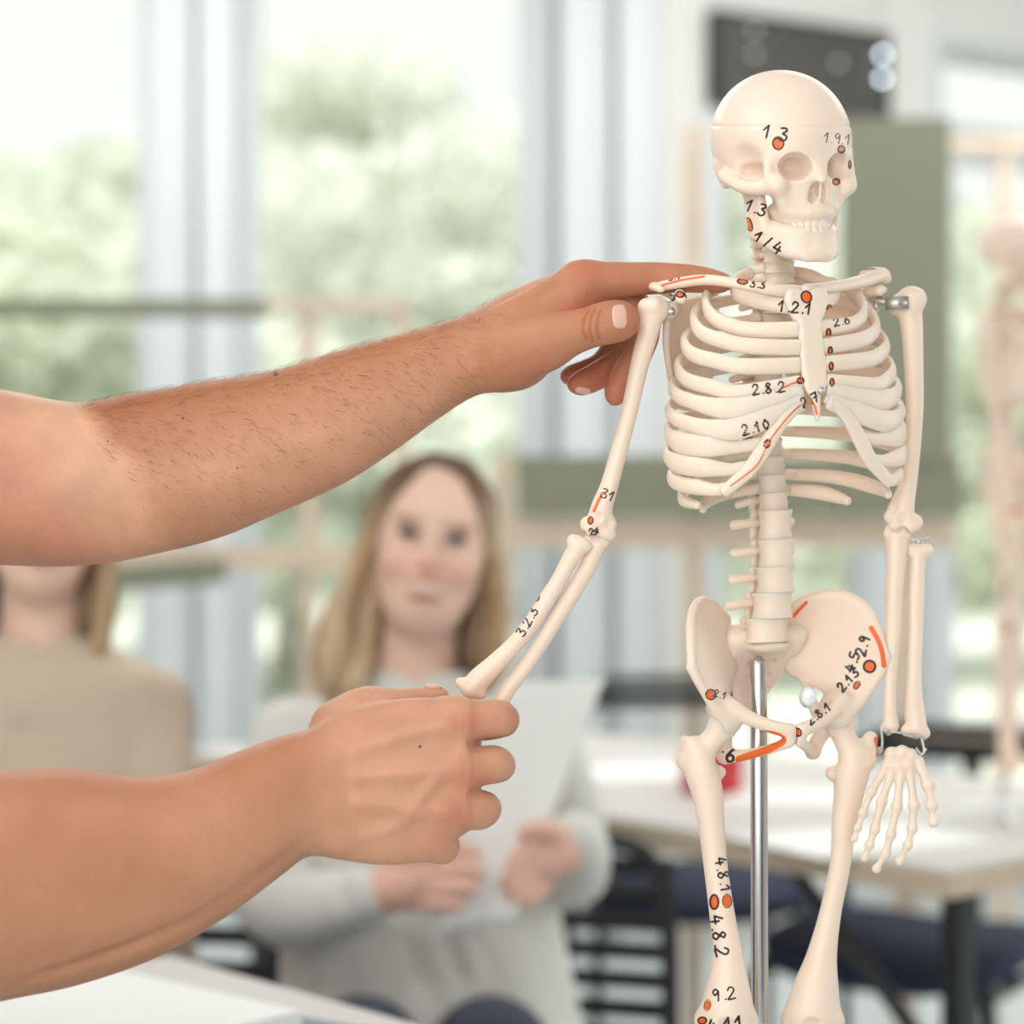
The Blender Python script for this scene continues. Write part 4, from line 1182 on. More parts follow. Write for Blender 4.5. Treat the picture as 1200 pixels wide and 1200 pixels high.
def listener(label, dx, dy, roll, knit, full):
    FY = 600 + CAMZ * FOC / D1                      # floor level in traced units
    loc = wpt(490 + dx, FY, D1)
    root = empty('person', (loc[0], loc[1], 0.0), label, 'person')
    HC = np.array([505 + dx if full else 490 + dx, 641 + dy, 0.0]); cr, sr = math.cos(math.radians(roll)), math.sin(math.radians(roll))
    def H(p):
        p = np.asarray(p, dtype=float)
        x = p[..., 0] * cr - p[..., 1] * sr; y = p[..., 0] * sr + p[..., 1] * cr
        return np.stack([HC[0] + x, HC[1] + y, HC[2] + p[..., 2]], -1)
    # ---- head in its own frame
    v = Vol((-95, -130, -125), (95, 190, 120), 2.6)
    v.ell((0, -30, -15), (71, 80, 88))
    v.ell((0, 28, 14), (60, 76, 64), k=22)
    v.ell((0, 74, 32), (36, 30, 36), k=20)
    v.cone((0, -16, 76), (0, 18, 92), 6, 9, k=9)
    for s in (-1, 1):
        v.ell((s * 9, 22, 82), (7, 6, 9), k=5)
        v.ell((s * 29, -14, 84), (17, 9, 9), k=8, mode='cut')
        v.ell((s * 31, -30, 68), (22, 6, 9), k=8)
        v.ell((s * 36, 22, 56), (20, 18, 18), k=12)
        v.ell((s * 69, 2, -8), (9, 22, 14), k=5)
    v.ell((0, 41, 77), (26, 5, 9), k=5); v.ell((0, 58, 76), (22, 6, 9), k=5)
    v.ell((0, 49, 87), (24, 6.5, 14), k=2, mode='cut')
    v.cone((0, 70, -25), (4, 190, -40), 46, 54, k=18)
    v.blur(1)
    V, F = v.mesh(); V = relax(V, F, 1)
    A = np.zeros((len(V), 3))
    A[:, 0] = np.clip(1.0 * (blob(V, (0, 41, 86), (25, 4, 14)) + blob(V, (0, 58.5, 85), (21, 4.5, 14))), 0, 1)
    A[:, 1] = .35 * (blob(V, (-38, 22, 66), (24, 20, 30)) + blob(V, (38, 22, 66), (24, 20, 30))) + .5 * blob(V, (0, 20, 95), (12, 12, 18))
    for s in (-1, 1):
        A[:, 2] += .65 * blob(V, (s * 31, -31, 76), (20, 4, 20)) + .2 * blob(V, (s * 29, -15, 80), (17, 9, 16))
    A = np.clip(A, 0, 1)
    parts = [(W(H(V), D1), F, A)]
    # ---- forearms and hands
    def limb(chains, lo, hi, h=2.8):
        q = Vol(lo, hi, h)
        for c, k in chains: q.spline(c, k=k, n=4)
        q.blur(1)
        V, F = q.mesh()
        B_ = np.zeros((len(V), 3)); B_[:, 1] = .25
        parts.append((W(V, D1), F, B_))
    if full:
        hl = [([(412, 1056, 152, 24), (436, 1048, 158, 28), (462, 1040, 164, 30), (486, 1030, 166, 28)], 0),
              ([(480, 1012, 168, 13), (512, 1002, 178, 11.5), (540, 996, 186, 10.5), (556, 1000, 186, 9)], 8),
              ([(486, 1026, 170, 13), (520, 1020, 182, 11.5), (546, 1018, 188, 10.5), (560, 1022, 186, 9)], 6),
              ([(484, 1042, 170, 13), (516, 1040, 182, 11.5), (540, 1040, 188, 10.5), (554, 1042, 186, 9)], 6),
              ([(478, 1056, 166, 12), (506, 1058, 178, 10.5), (526, 1060, 184, 9.5), (538, 1062, 182, 8)], 6),
              ([(462, 1016, 168, 15), (486, 996, 186, 12), (512, 986, 192, 10), (528, 984, 190, 9)], 8)]
        limb(hl, (360, 940, 90), (580, 1120, 225))
        hr = [([(676, 986, 120, 24), (664, 994, 132, 28), (648, 1002, 138, 28), (636, 1010, 142, 26)], 0),
              ([(640, 988, 140, 12), (622, 992, 160, 11.5), (606, 1006, 170, 10.5), (600, 1018, 168, 9)], 8),
              ([(636, 1004, 140, 13), (616, 1012, 160, 11.5), (600, 1026, 170, 10.5), (594, 1038, 166, 9)], 6),
              ([(636, 1020, 138, 13), (618, 1032, 158, 11.5), (604, 1046, 166, 10.5), (600, 1054, 162, 9)], 6),
              ([(640, 1034, 132, 12), (626, 1048, 150, 10.5), (614, 1056, 158, 9.5)], 6),
              ([(660, 984, 145, 14), (644, 972, 164, 12), (626, 972, 176, 10), (614, 976, 176, 9)], 8)]
        limb(hr, (570, 930, 80), (730, 1090, 215))
    # ---- trunk and legs under the clothes
    t = Vol((260 + dx, 770 + dy, -190), (740 + dx, FY + 20, 560), 7)
    t.lathe_y([(780 + dy, 492 + dx, -38, 50, 44), (806 + dy, 490 + dx, -40, 78, 52), (826 + dy, 489 + dx, -42, 128, 60), (850 + dy, 487 + dx, -42, 158, 72), (950 + dy, 484 + dx, -38, 152, 86), (1050 + dy, 490 + dx, -30, 146, 92), (1150 + dy, 500 + dx, -25, 150, 100), (1290, 505 + dx, -20, 160, 110)], power=2.3)
    for s in (-1, 1):
        x0 = 500 + dx + s * 72
        t.chain([(x0, 1240, 0, 70), (x0 + s * 10, 1236, 330, 58), (x0 + s * 12, 1500, 350, 44), (x0 + s * 12, FY - 50, 340, 32)], k=20)
        t.ell((x0 + s * 12, FY - 28, 390), (38, 26, 90), k=10)
    if full:
        t.chain([(344, 872, -34, 34), (324, 960, 10, 32), (326, 1052, 80, 30), (372, 1060, 130, 28), (425, 1052, 155, 26)])
        t.chain([(628, 872, -40, 34), (658, 950, -10, 32), (668, 1018, 25, 28), (676, 998, 95, 26), (672, 986, 122, 25)])
    else:
        t.chain([(330 + dx, 835, -34, 36), (308 + dx, 930, 10, 34), (310 + dx, 1030, 70, 32), (400 + dx, 1060, 245, 26)])
        t.chain([(618 + dx, 835, -34, 34), (624 + dx, 930, 10, 32), (622 + dx, 1030, 70, 30), (556 + dx, 1060, 245, 26)])
        for s in (-1, 1): t.ell((480 + dx + s * 70, 1062, 285), (34, 22, 40), k=8)
    t.blur(1)
    TV, TF = t.mesh()
    parts.append((W(TV, D1), TF, np.zeros((len(TV), 3))))
    n = 0; VV, FF, AA = [], [], []
    for a, b, c in parts: VV.append(a); FF.append(b + n); AA.append(c); n += len(a)
    obj('body', np.concatenate(VV), np.concatenate(FF), M['face'], root, {'skin': np.concatenate(AA)})
    # ---- eyes and teeth
    for s in (-1, 1):
        e = Vol((-18, -13, -12), (18, 13, 12), 1.6); e.ell((0, 0, 0), (12.5, 6, 8)); EV, EF = e.mesh()
        obj('eye', W(H(EV + np.array([s * 29, -13.5, 76])), D1), EF, M['eye'], root)
    e = Vol((-22, -9, -12), (22, 9, 12), 1.6); e.ell((0, 0, 0), (21, 7, 10)); EV, EF = e.mesh()
    obj('teeth', W(H(EV + np.array([0, 48.5, 76.5])), D1), EF, M['tooth'], root)
    # ---- hair
    hv = Vol((330 + dx, 500 + dy, -140), (650 + dx, 850 + dy, 110), 3.0)
    g = Vol((-110, -140, -130), (110, 140, 110), 3.0)
    g.ell((0, -29, -20), (76, 83, 92))
    g.ell((-2, 30, 66), (66, 108, 78), k=8, mode='cut')
    g.ell((0, 120, 0), (80, 70, 90), k=10, mode='cut')
    GV, GF = g.mesh()
    sgn = 1
    L = lambda pts: [(p[0] + dx + (0 if full else -15), p[1] + dy, p[2], p[3]) for p in pts]
    locks = [([(502, 541, 26, 12), (462, 566, 30, 16), (438, 622, 18, 13), (414, 674, 16, 14), (396, 724, 18, 20), (390, 772, 18, 27), (384, 804, 14, 17)], 6),
             ([(448, 600, -10, 20), (432, 690, -10, 22), (424, 750, -6, 22), (414, 800, 28, 16), (410, 822, 32, 10)], 6),
             ([(512, 541, 24, 12), (548, 558, 30, 16), (569, 616, 16, 12), (582, 672, 10, 11), (582, 735, 8, 13), (576, 788, 6, 13), (568, 810, 4, 9)], 6),
             ([(560, 600, -6, 22), (566, 690, -22, 24), (556, 760, -22, 24), (556, 800, -22, 14)], 6),
             ([(470, 640, -70, 40), (480, 740, -78, 46), (500, 800, -80, 36)], 6), ([(530, 640, -70, 40), (530, 740, -78, 44), (520, 800, -80, 30)], 6)]
    for pts, k in locks: hv.spline(L(pts), k=k, n=5)
    hv.blur(1)
    V, F = hv.mesh()
    V = np.concatenate([V, H(GV)]); F = np.concatenate([F, GF + len(V) - len(GV)])
    A = np.zeros((len(V), 3))
    y = V[:, 1] - dy; x = V[:, 0] - dx
    A[:, 0] = np.clip((650 - y) / 100, 0, 1) * .9
    A[:, 1] = np.clip(.5 + .5 * np.sin(x / 7 + y / 60) + .4 * np.sin(x / 17), 0, 1) * .6
    A[:, 2] = np.clip((8 - V[:, 2]) / 16, 0, 1) * .95 * (y > 640) * (np.abs(x - 494) < 78)  # shade between neck and hair, painted in as a dark tone
    obj('hair', W(V, D1), F, M['hair'], root, {'strand_shade': A})
    # ---- clothes: sweater, trousers, shoes
    c = Vol((210 + dx, 770 + dy, -190), (790 + dx, 1340, 330), 5)
    c.lathe_y([(786 + dy, 492 + dx, -36, 62, 54), (806 + dy, 490 + dx, -38, 92, 60), (824 + dy, 489 + dx, -42, 140, 68), (850 + dy, 487 + dx, -42, 170, 82), (950 + dy, 484 + dx, -36, 166, 98), (1050 + dy, 490 + dx, -26, 164, 108), (1150 + dy, 500 + dx, -18, 172, 120), (1220, 505 + dx, -12, 182, 130), (1262, 505 + dx, -8, 188, 135)], power=2.3)
    if full:
        c.spline([(344, 868, -34, 52), (324, 960, 10, 52), (324, 1052, 80, 52), (372, 1062, 130, 44), (428, 1050, 156, 35)], k=14)
        c.spline([(628, 868, -40, 50), (660, 950, -10, 47), (670, 1022, 25, 42), (678, 998, 95, 38), (672, 985, 124, 34)], k=14)
    else:
        c.spline([(330 + dx, 832, -34, 54), (308 + dx, 930, 10, 54), (310 + dx, 1030, 70, 50), (400 + dx, 1060, 240, 36)], k=14)
        c.spline([(618 + dx, 832, -34, 46), (624 + dx, 930, 10, 46), (622 + dx, 1030, 70, 44), (556 + dx, 1060, 240, 36)], k=14)
    # neck opening
    c.cone((492 + dx, 770 + dy, -36), (490 + dx, 800 + dy, -26), 58, 40, k=6, mode='cut')
    fr = np.random.RandomState(4 + full)
    for i in range(26):
        a = np.array([340 + dx + 240 * fr.rand(), 860 + dy + 330 * fr.rand(), 40 + 60 * fr.rand()])
        b = a + np.array([fr.randn() * 25, 50 + 30 * fr.rand(), 10 * fr.randn()])
        c.cone(a, b, 5, 2, k=14, mode='cut')
    if full:
        for (p, q) in (((330, 990, 80), (350, 1040, 140)), ((352, 1000, 110), (376, 1060, 160)), ((300, 960, 70), (330, 1010, 100)), ((390, 1010, 160), (400, 1060, 185)), ((560, 1100, 90), (600, 1180, 110)), ((480, 1110, 95), (520, 1190, 115))): c.cone(p, q, 6, 4, k=14, mode='cut')
    c.blur(1)
    V, F = c.mesh()
    obj('sweater', W(V, D1), F, knit, root)
    keep = (TV[:, 1] > 1165) & (TV[:, 1] < FY - 60) & (np.abs(TV[:, 0] - 500 - dx) < 190)
    SV, SF = shell(TV, TF, keep, 7)
    o = obj('trousers', W(SV, D1), SF, M['jeans'], root, flip='no')
    SV, SF = shell(TV, TF, TV[:, 1] > FY - 75, 6)
    SV[:, 1] = np.minimum(SV[:, 1], FY - 1)
    obj('shoes', W(SV, D1), SF, M['sole'], root, flip='no')
    return root

woman = listener('seated woman with long blond hair and pale grey sweater, holding up a white sheet', 0, 0, 8.3, M['knit_grey'], True)
listener('seated woman in a beige sweater, her face hidden above the chin by the arm', -442, -42, 0, M['knit_beige'], False)

# the sheets she holds
def sheet(TL, TR, BR, BL, bow, th=1.2, n=14):
    P = []
    for j in range(n + 1):
        f = j / n
        for i in range(n + 1):
            e = i / n
            a = np.array(TL) * (1 - e) + np.array(TR) * e; b = np.array(BL) * (1 - e) + np.array(BR) * e
            p = a * (1 - f) + b * f; p[2] += bow * math.sin(e * math.pi) * (1 - .3 * f)
            P.append(p)
    P = np.array(P); m = n + 1
    Q = P.copy(); Q[:, 2] -= th
    F = []
    for j in range(n):
        for i in range(n):
            a = j * m + i
            F.append([a, a + 1, a + m + 1, a + m]); o = len(P)
            F.append([o + a, o + a + m, o + a + m + 1, o + a + 1])
    rim = [i for i in range(m)] + [j * m + n for j in range(1, m)] + [n * m + i for i in range(n - 1, -1, -1)] + [j * m for j in range(n - 1, 0, -1)]
    for a, b in zip(rim, rim[1:] + rim[:1]): F.append([a, len(P) + a, len(P) + b, b])
    return np.concatenate([P, Q]), F
pv, pf = sheet((588, 800, 100), (709, 795, 92), (602, 1078, 176), (513, 1092, 182), -10)
o = obj('paper_sheet', W(pv, D1), pf, M['paper']); tag(o, 'large white sheet of paper held upright by the blond woman', 'paper')
pv, pf = sheet((580, 806, 94), (700, 800, 86), (594, 1070, 168), (507, 1086, 174), -10)
o = obj('paper_sheet', W(pv, D1), pf, M['paper']); tag(o, 'second white sheet peeping out behind the large sheet in her hands', 'paper')
# ================================================================ the room
M['wall'] = mat('white_wall', srgb(216, 215, 211), rough=.85, noise=.02, nscale=3)
M['frame_white'] = mat('window_frame_white', srgb(203, 208, 210), rough=.5)
M['frame_shade'] = mat('window_frame_shade', srgb(192, 198, 202), rough=.5)  # frame white darkened a step: groove shade put into the colour
M['floor'] = mat('pale_floor', srgb(196, 204, 204), rough=.35, noise=.05, nscale=2)
M['ceil'] = mat('ceiling_white', srgb(235, 235, 232), rough=.9)
M['oak'] = mat('pale_wood', srgb(220, 200, 178), rough=.6, noise=.12, nscale=9)
M['olive'] = mat('olive_felt', srgb(136, 138, 118), rough=.95, bump=.4, bscale=220)
M['top_white'] = mat('table_top_white', srgb(206, 202, 197), rough=.45)
M['edge_wood'] = mat('table_edge', srgb(196, 178, 156), rough=.6, noise=.1, nscale=12)
M['black'] = mat('black_plastic', srgb(30, 32, 34), rough=.5)
M['black_metal'] = mat('black_metal', srgb(34, 36, 40), rough=.4)
M['navy'] = mat('navy_cushion', srgb(46, 52, 74), rough=.9, bump=.4, bscale=200)
M['screen'] = mat('dark_screen', srgb(64, 62, 58), rough=.3)
M['red'] = mat('red_tin', srgb(196, 40, 48), rough=.4)
M['bluegrey'] = mat('blue_grey_card', srgb(122, 140, 150), rough=.7)
M['leaf'] = mat('leaf', srgb(226, 231, 214), rough=.8, noise=.10, nscale=1.5)
M['leaf2'] = mat('leaf_pale', srgb(234, 237, 228), rough=.8, noise=.06, nscale=1.5)
M['bark'] = mat('bark', srgb(196, 190, 178), rough=.9, noise=.2)
M['ground'] = mat('outdoor_ground', srgb(216, 222, 206), rough=.95, noise=.1, nscale=.6)
M['glint'] = mat('glint_disc', srgb(200, 214, 220), emit=srgb(214, 232, 240), estr=9.0)  # glow standing in for lights reflected in the dark screen
M['glint_dim'] = mat('glint_disc_dim', srgb(120, 116, 108), emit=srgb(200, 196, 186), estr=1.6)  # same for the fainter reflections
M['glass'] = bpy.data.materials.new('window_glass'); M['glass'].use_nodes = True
nt = M['glass'].node_tree; nt.nodes.clear()
go = nt.nodes.new('ShaderNodeOutputMaterial'); gt = nt.nodes.new('ShaderNodeBsdfTransparent'); gg = nt.nodes.new('ShaderNodeBsdfGlossy'); gm = nt.nodes.new('ShaderNodeMixShader')
gg.inputs['Roughness'].default_value = .02; gm.inputs[0].default_value = .008; gt.inputs[0].default_value = (.985, .99, .985, 1)
nt.links.new(gt.outputs[0], gm.inputs[1]); nt.links.new(gg.outputs[0], gm.inputs[2]); nt.links.new(gm.outputs[0], go.inputs[0])

def S(o, label=None):
    o['kind'] = 'structure'
    if label: o['label'] = label
    return o
YB = 6.0
def X(px, d=YB): return (px - 600) / FOC * d
def Zp(py, d=YB): return CAMZ - (py - 600) / FOC * d
XL, XR, YF, HC_ = -4.2, 4.6, -2.6, 3.15
S(obj('floor', *box((XL, YF, -.12), (XR, 9.2, 0)), M['floor'], smooth=False))
S(obj('ceiling', *prism([(XL, YF), (XR, YF), (XR, 8.3), (.45, 5.9), (XL, 6.15)], .15, 2, HC_), M['ceil'], smooth=False))
S(obj('wall_left', *box((XL - .15, YF, 0), (XL, YB + .2, HC_)), M['wall'], smooth=False))

S(obj('wall_far_right', *box((XR, YF, 0), (XR + .15, 8.4, HC_)), M['wall'], smooth=False))
S(obj('wall_front', *merge(box((XL, YF - .15, 0), (XR, YF, .75)), box((XL, YF - .15, 2.9), (XR, YF, HC_)), box((XL, YF - .15, 0), (-3.2, YF, HC_)), box((2.4, YF - .15, 0), (XR, YF, HC_))), M['wall'], smooth=False))
# ---- back wall: full-height panes between wide white posts
def post(name, x0, x1, y0=YB - .06, y1=YB + .14, m='frame_white', z0=0.0, z1=HC_): return (name, box((x0, y0, z0), (x1, y1, z1)), m)
for nm in ('leaf', 'leaf2'):      # thin leaves let light through
    nt = M[nm].node_tree; p = nt.nodes['Principled BSDF']; tr = nt.nodes.new('ShaderNodeBsdfTranslucent'); mx = nt.nodes.new('ShaderNodeMixShader'); out = nt.nodes['Material Output']
    mx.inputs[0].default_value = .5; tr.inputs[0].default_value = srgb(240, 242, 233)
    nt.links.new(p.outputs[0], mx.inputs[1]); nt.links.new(tr.outputs[0], mx.inputs[2]); nt.links.new(mx.outputs[0], out.inputs[0])
def window_unit(n, x0, x1, zs=.12, zt=HC_ - .1):
    root = empty('window_%d' % n, ((x0 + x1) / 2, YB, 0.0)); S(root)
    w = .055
    fr = merge(box((x0, YB - .03, zs), (x0 + w, YB + .05, zt)), box((x1 - w, YB - .03, zs), (x1, YB + .05, zt)), box((x0 + .002, YB - .028, zs + .002), (x1 - .002, YB + .048, zs + w)), box((x0 + .002, YB - .028, zt - w), (x1 - .002, YB + .048, zt - .002)))
    obj('frame', *fr, M['frame_white'], root, smooth=False)
    obj('pane', *box((x0 + w * .8, YB + .005, zs + w * .8), (x1 - w * .8, YB + .013, zt - w * .8)), M['glass'], root, smooth=False)
    return root
xs = [X(-420), X(-330)]
segs = [(X(-1010), X(-445)), (X(-350), X(186)), (X(280), X(630))]
for i, (a, b) in enumerate(segs): window_unit(i + 1, a, b)
S(obj('wall_back', *merge(box((XL, YB - .05, 0), (X(-1010), YB + .15, HC_)), box((X(-445), YB - .05, 0), (X(-350), YB + .15, HC_)), box((XL, YB - .04, 0), (X(657), YB + .15, .12)), box((XL, YB - .04, HC_ - .1), (X(657), YB + .15, HC_))), M['frame_white'], smooth=False))
# post between the two big panes: two flat faces and a groove
S(obj('trim_1', *merge(box((X(186), YB - .10, .0), (X(232), YB + .14, HC_)), box((X(243), YB - .14, 0), (X(280), YB + .14, HC_))), M['frame_white'], smooth=False))
S(obj('trim_2', *box((X(230), YB - .06, 0), (X(245), YB + .12, HC_)), M['frame_shade'], smooth=False))
# pillar right of the panes
S(obj('trim_3', *merge(box((X(628), YB - .06, 0), (X(645), YB + .14, HC_)), box((X(657), YB - .20, 0), (X(712), YB + .14, HC_)), box((X(720), YB - .24, 0), (X(778), YB + .14, HC_))), M['frame_white'], smooth=False))
S(obj('trim_4', *merge(box((X(643), YB - .02, 0), (X(659), YB + .12, HC_)), box((X(710), YB - .16, 0), (X(722), YB + .12, HC_))), M['frame_shade'], smooth=False))

# ---- right wall: recedes to the right, with panes, a header and a dark panel
A0 = np.array([X(778, 5.75), 5.75]); ang = math.radians(30)
DV = np.array([math.cos(ang), math.sin(ang)])
def rw(t0, t1, z0, z1, y0, y1):
    """box in the right wall's own frame: t along it, y through it (negative = towards the room)"""
    V, F = box((t0, y0, z0), (t1, y1, z1))
    Q = V.copy(); Q[:, 0] = A0[0] + V[:, 0] * DV[0] - V[:, 1] * DV[1]; Q[:, 1] = A0[1] + V[:, 0] * DV[1] + V[:, 1] * DV[0]
    return Q, F
def tpx(px):
    """distance along the right wall at which the sight line through column px meets it"""
    k = (px - 600) / FOC
    return (k * A0[1] - A0[0]) / (DV[0] - k * DV[1])
def rz(px, py):
    t = tpx(px); d = A0[1] + t * DV[1]
    return CAMZ - (py - 600) / FOC * d
TE = 5.2
T = lambda *p: [tpx(q) for q in p]
t_in, t_a, t_b, t_c, t_d = T(778, 823, 1026, 1089, 1330)
zt = rz(823, 20); zb = rz(823, 122); zw = rz(1095, 50)
S(obj('wall_right', *merge(rw(t_in, t_a, 0, HC_, -.02, .15), rw(t_a, TE, zt, HC_, 0, .15), rw(t_b, t_c, rz(1060, 150), HC_, -.02, .15), rw(t_a, TE, 0, .1, 0, .15), rw(t_d, t_d + .1, 0, HC_, 0, .15), rw(TE - .3, TE, 0, HC_, 0, .15)), M['wall'], smooth=False))
S(obj('trim_5', *merge(rw(t_a, TE, rz(1095, 164), rz(1095, 154), -.02, .08), rw(t_a, t_b, zb - .05, zb, -.03, .08)), M['frame_white'], smooth=False))
def rwindow(n, t0, t1, z0, z1, w=.05):
    c = rw((t0 + t1) / 2, (t0 + t1) / 2 + .01, z0, z0 + .01, 0, .01)[0].mean(0)
    root = empty('window_%d' % n, (c[0], c[1], z0)); S(root)
    fr = merge(rw(t0, t0 + w, z0, z1, -.03, .06), rw(t1 - w, t1, z0, z1, -.03, .06), rw(t0 + .002, t1 - .002, z0 + .002, z0 + w, -.028, .058), rw(t0 + .002, t1 - .002, z1 - w, z1 - .002, -.028, .058))
    obj('frame', *fr, M['frame_white'], root, smooth=False)
    obj('pane', *rw(t0 + w * .8, t1 - w * .8, z0 + w * .8, z1 - w * .8, .01, .018), M['glass'], root, smooth=False)
rwindow(4, t_a, t_b, .1, zb - .05)
rwindow(5, t_b + .0, t_c + .02, .1, rz(1060, 150))
rwindow(6, t_c, t_d, rz(1095, 154), zw + .02, .025)
rwindow(7, t_c + .02, t_d, .1, rz(1095, 166))
# ---- dark screen over the near pane
c = rw((t_a + t_b) / 2, (t_a + t_b) / 2 + .01, zb, zb + .01, -.06, -.05)[0].mean(0)
scr = empty('wall_screen', (c[0], c[1], zb), 'dark grey screen mounted high on the white wall behind the skull', 'screen')
obj('panel', *rw(t_a + .005, t_b - .005, zb, zt, -.06, -.012), M['screen'], scr, smooth=False)
obj('bezel', *merge(rw(t_a, t_a + .018, zb - .01, zt + .01, -.068, -.01), rw(t_b - .018, t_b, zb - .01, zt + .01, -.068, -.01), rw(t_a + .002, t_b - .002, zt, zt + .011, -.066, -.012), rw(t_a + .002, t_b - .002, zb - .009, zb, -.066, -.012)), M['black'], scr, smooth=False)
for (px, py, lm) in ((1013, 70, 'glint'), (1013, 98, 'glint'), (864, 42, 'glint_dim'), (864, 70, 'glint_dim'), (962, 80, 'glint_dim')):  # reflected lights added as small glowing discs on the screen
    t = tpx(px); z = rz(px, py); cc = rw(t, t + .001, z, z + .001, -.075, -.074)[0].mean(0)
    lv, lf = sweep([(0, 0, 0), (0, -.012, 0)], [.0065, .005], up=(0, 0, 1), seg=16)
    obj('reflection_disc', *xf((lv, lf), rotz(ang), cc), M[lm], scr)

# ---- pale wooden frames with olive boards
def at(px, py, d): return np.array([X(px, d), d, Zp(py, d)])
def bar(px0, px1, py0, py1, d, th=.04): return box((X(px0, d), d - th / 2, Zp(py1, d)), (X(px1, d), d + th / 2, Zp(py0, d)))
DL = 4.9
fl = 600 + CAMZ * FOC / DL
rk = empty('wooden_frame', (X(300, DL), DL, 0), 'pale wooden frame with two narrow olive strips in front of the left windows', 'frame')
for px in (-120, 362, 470): obj('post', *bar(px - 9, px + 9, 352, fl, DL), M['oak'], rk, smooth=False)
obj('rail', *bar(-130, 480, 352, 366, DL - .003, .05), M['oak'], rk, smooth=False)
obj('rail', *bar(-130, 574, 640, 668, DL - .003, .05), M['oak'], rk, smooth=False)
obj('board', *bar(-60, 314, 351, 372, DL - .06, .05), M['olive'], rk, smooth=False)
dd = DL - .3
bv, bf = box((X(118, dd), dd - .02, Zp(694, dd)), (X(265, dd), dd + .02, Zp(664, dd)))
bv[bv[:, 0] > X(190, dd), 2] += .02
obj('board', bv, bf, M['olive'], rk, smooth=False)
DR = 4.7
fl = 600 + CAMZ * FOC / DR
rk2 = empty('pin_board', (X(900, DR), DR, 0), 'tall olive pin board on a pale wooden frame behind the skeleton', 'board')
for px, py in ((590, 534), (812, 150), (1060, 150)): obj('post', *bar(px - 11, px + 11, py, fl, DR), M['oak'], rk2, smooth=False)
obj('rail', *bar(580, 1118, 608, 642, DR - .003, .05), M['oak'], rk2, smooth=False)
obj('board', *bar(604, 1124, 534, 606, DR - .06, .04), M['olive'], rk2, smooth=False)
obj('board', *bar(986, 1112, 140, 540, DR - .065, .045), M['olive'], rk2, smooth=False)
DR2 = 5.3; fl = 600 + CAMZ * FOC / DR2
rk3 = empty('wooden_frame', (X(1180, DR2), DR2, 0), 'pale wooden rail frame at the right edge behind the distant skeleton', 'frame')
obj('rail', *bar(1108, 1330, 163, 178, DR2 - .003, .05), M['oak'], rk3, smooth=False)
for px in (1176, 1320): obj('post', *bar(px - 7, px + 7, 164, fl, DR2), M['oak'], rk3, smooth=False)

# ---- tables
def table(name, loc, e1, L, Wd, z, label, legs=((.05, .17), (.95, .17), (.05, .93), (.95, .93)), brace=True, group=None):
    """corner loc, long side along e1 (unit, 2d), width to its left"""
    e1 = np.array(e1) / np.hypot(*e1); e2 = np.array([-e1[1], e1[0]])
    if Wd < 0: e2 = -e2; Wd = -Wd
    root = empty(name, (loc[0], loc[1], 0), label, 'table', group)
    def tf(vf):
        V, F = vf
        Q = V.copy(); Q[:, 0] = loc[0] + V[:, 0] * e1[0] + V[:, 1] * e2[0]; Q[:, 1] = loc[1] + V[:, 0] * e1[1] + V[:, 1] * e2[1]
        return Q, F
    o = obj('tabletop', *tf(box((0.004, .004, z - .006), (L - .004, Wd - .004, z))), M['top_white'], root, smooth=False)
    obj('edge_band', *tf(box((0, 0, z - .036), (L, Wd, z - .006))), M['edge_wood'], root, smooth=False)
    for (a, b) in legs:
        x, y = a * L, b * Wd
        obj('leg', *tf(box((x - .016, y - .016, 0), (x + .016, y + .016, z - .036))), M['black_metal'], root, smooth=False)
    if brace:
        for b in (legs[0][1], legs[-1][1]):
            for g in (1, -1):
                x0 = (.05 if g > 0 else .95) * L
                obj('brace', *tf(sweep([(x0, b * Wd, z - .32), (x0 + g * .3, b * Wd, z - .05)], .012, seg=8)), M['black_metal'], root)
    return root
def onz(px, py, z): d = (CAMZ - z) * FOC / (py - 600); return np.array([X(px, d), d])
TC = onz(1112, 1020, .75)
table('folding_table', TC, (-.66, .75), 1.8, -.82, .75, 'white folding table with black legs at the right, holding the distant skeleton')
E1 = np.array((-.66, .75)) / np.hypot(.66, .75); E2 = np.array((E1[1], -E1[0]))
table('folding_table', TC + E2 * 1.45 - E1 * .32, (-.66, .75), 1.5, -.54, .75, 'farther white folding table behind the first one, by the right windows')
LC = onz(200, 1118, .75)
L1 = np.array((.669, -.743)); L2 = np.array((-.743, -.669))
table('table', LC, L2, .66, .42, .75, 'pale table corner in the lower left foreground with papers on it', brace=False)
SB = np.array(SK_BASE)
table('low_table', (SB[0] - .26, SB[1] - .24), (1, 0), .52, .48, SK_BASE[2] - .0005, 'low white table under the near model skeleton', brace=False)

# papers on the left table
def flat(name, c, a, b, th, z, m, label, cat, rot=0.0, e=None):
    R = rotz(rot); V, F = box((-a / 2, -b / 2, 0), (a / 2, b / 2, th))
    V = V @ R.T; V[:, 0] += c[0]; V[:, 1] += c[1]; V[:, 2] += z
    o = obj(name, V, F, m, smooth=False); tag(o, label, cat); return o
al = math.atan2(L1[1], L1[0])
c0 = onz(262, 1168, .75)
flat('folder', c0 + L2 * .14 + L1 * .08, .32, .24, .004, .7505, M['bluegrey'], 'blue grey folder on the left table, under the paper stack', 'folder', al + .25)
flat('paper_stack', c0 + L2 * .17 + L1 * .05, .30, .21, .022, .755, M['paper'], 'thick stack of white paper on the blue grey folder', 'paper', al + .12)
flat('notebook', onz(10, 1196, .75) + L2 * .09, .18, .12, .01, .7505, M['paper'], 'thin white notebook on the left table beside the paper stack', 'notebook', al - .2)
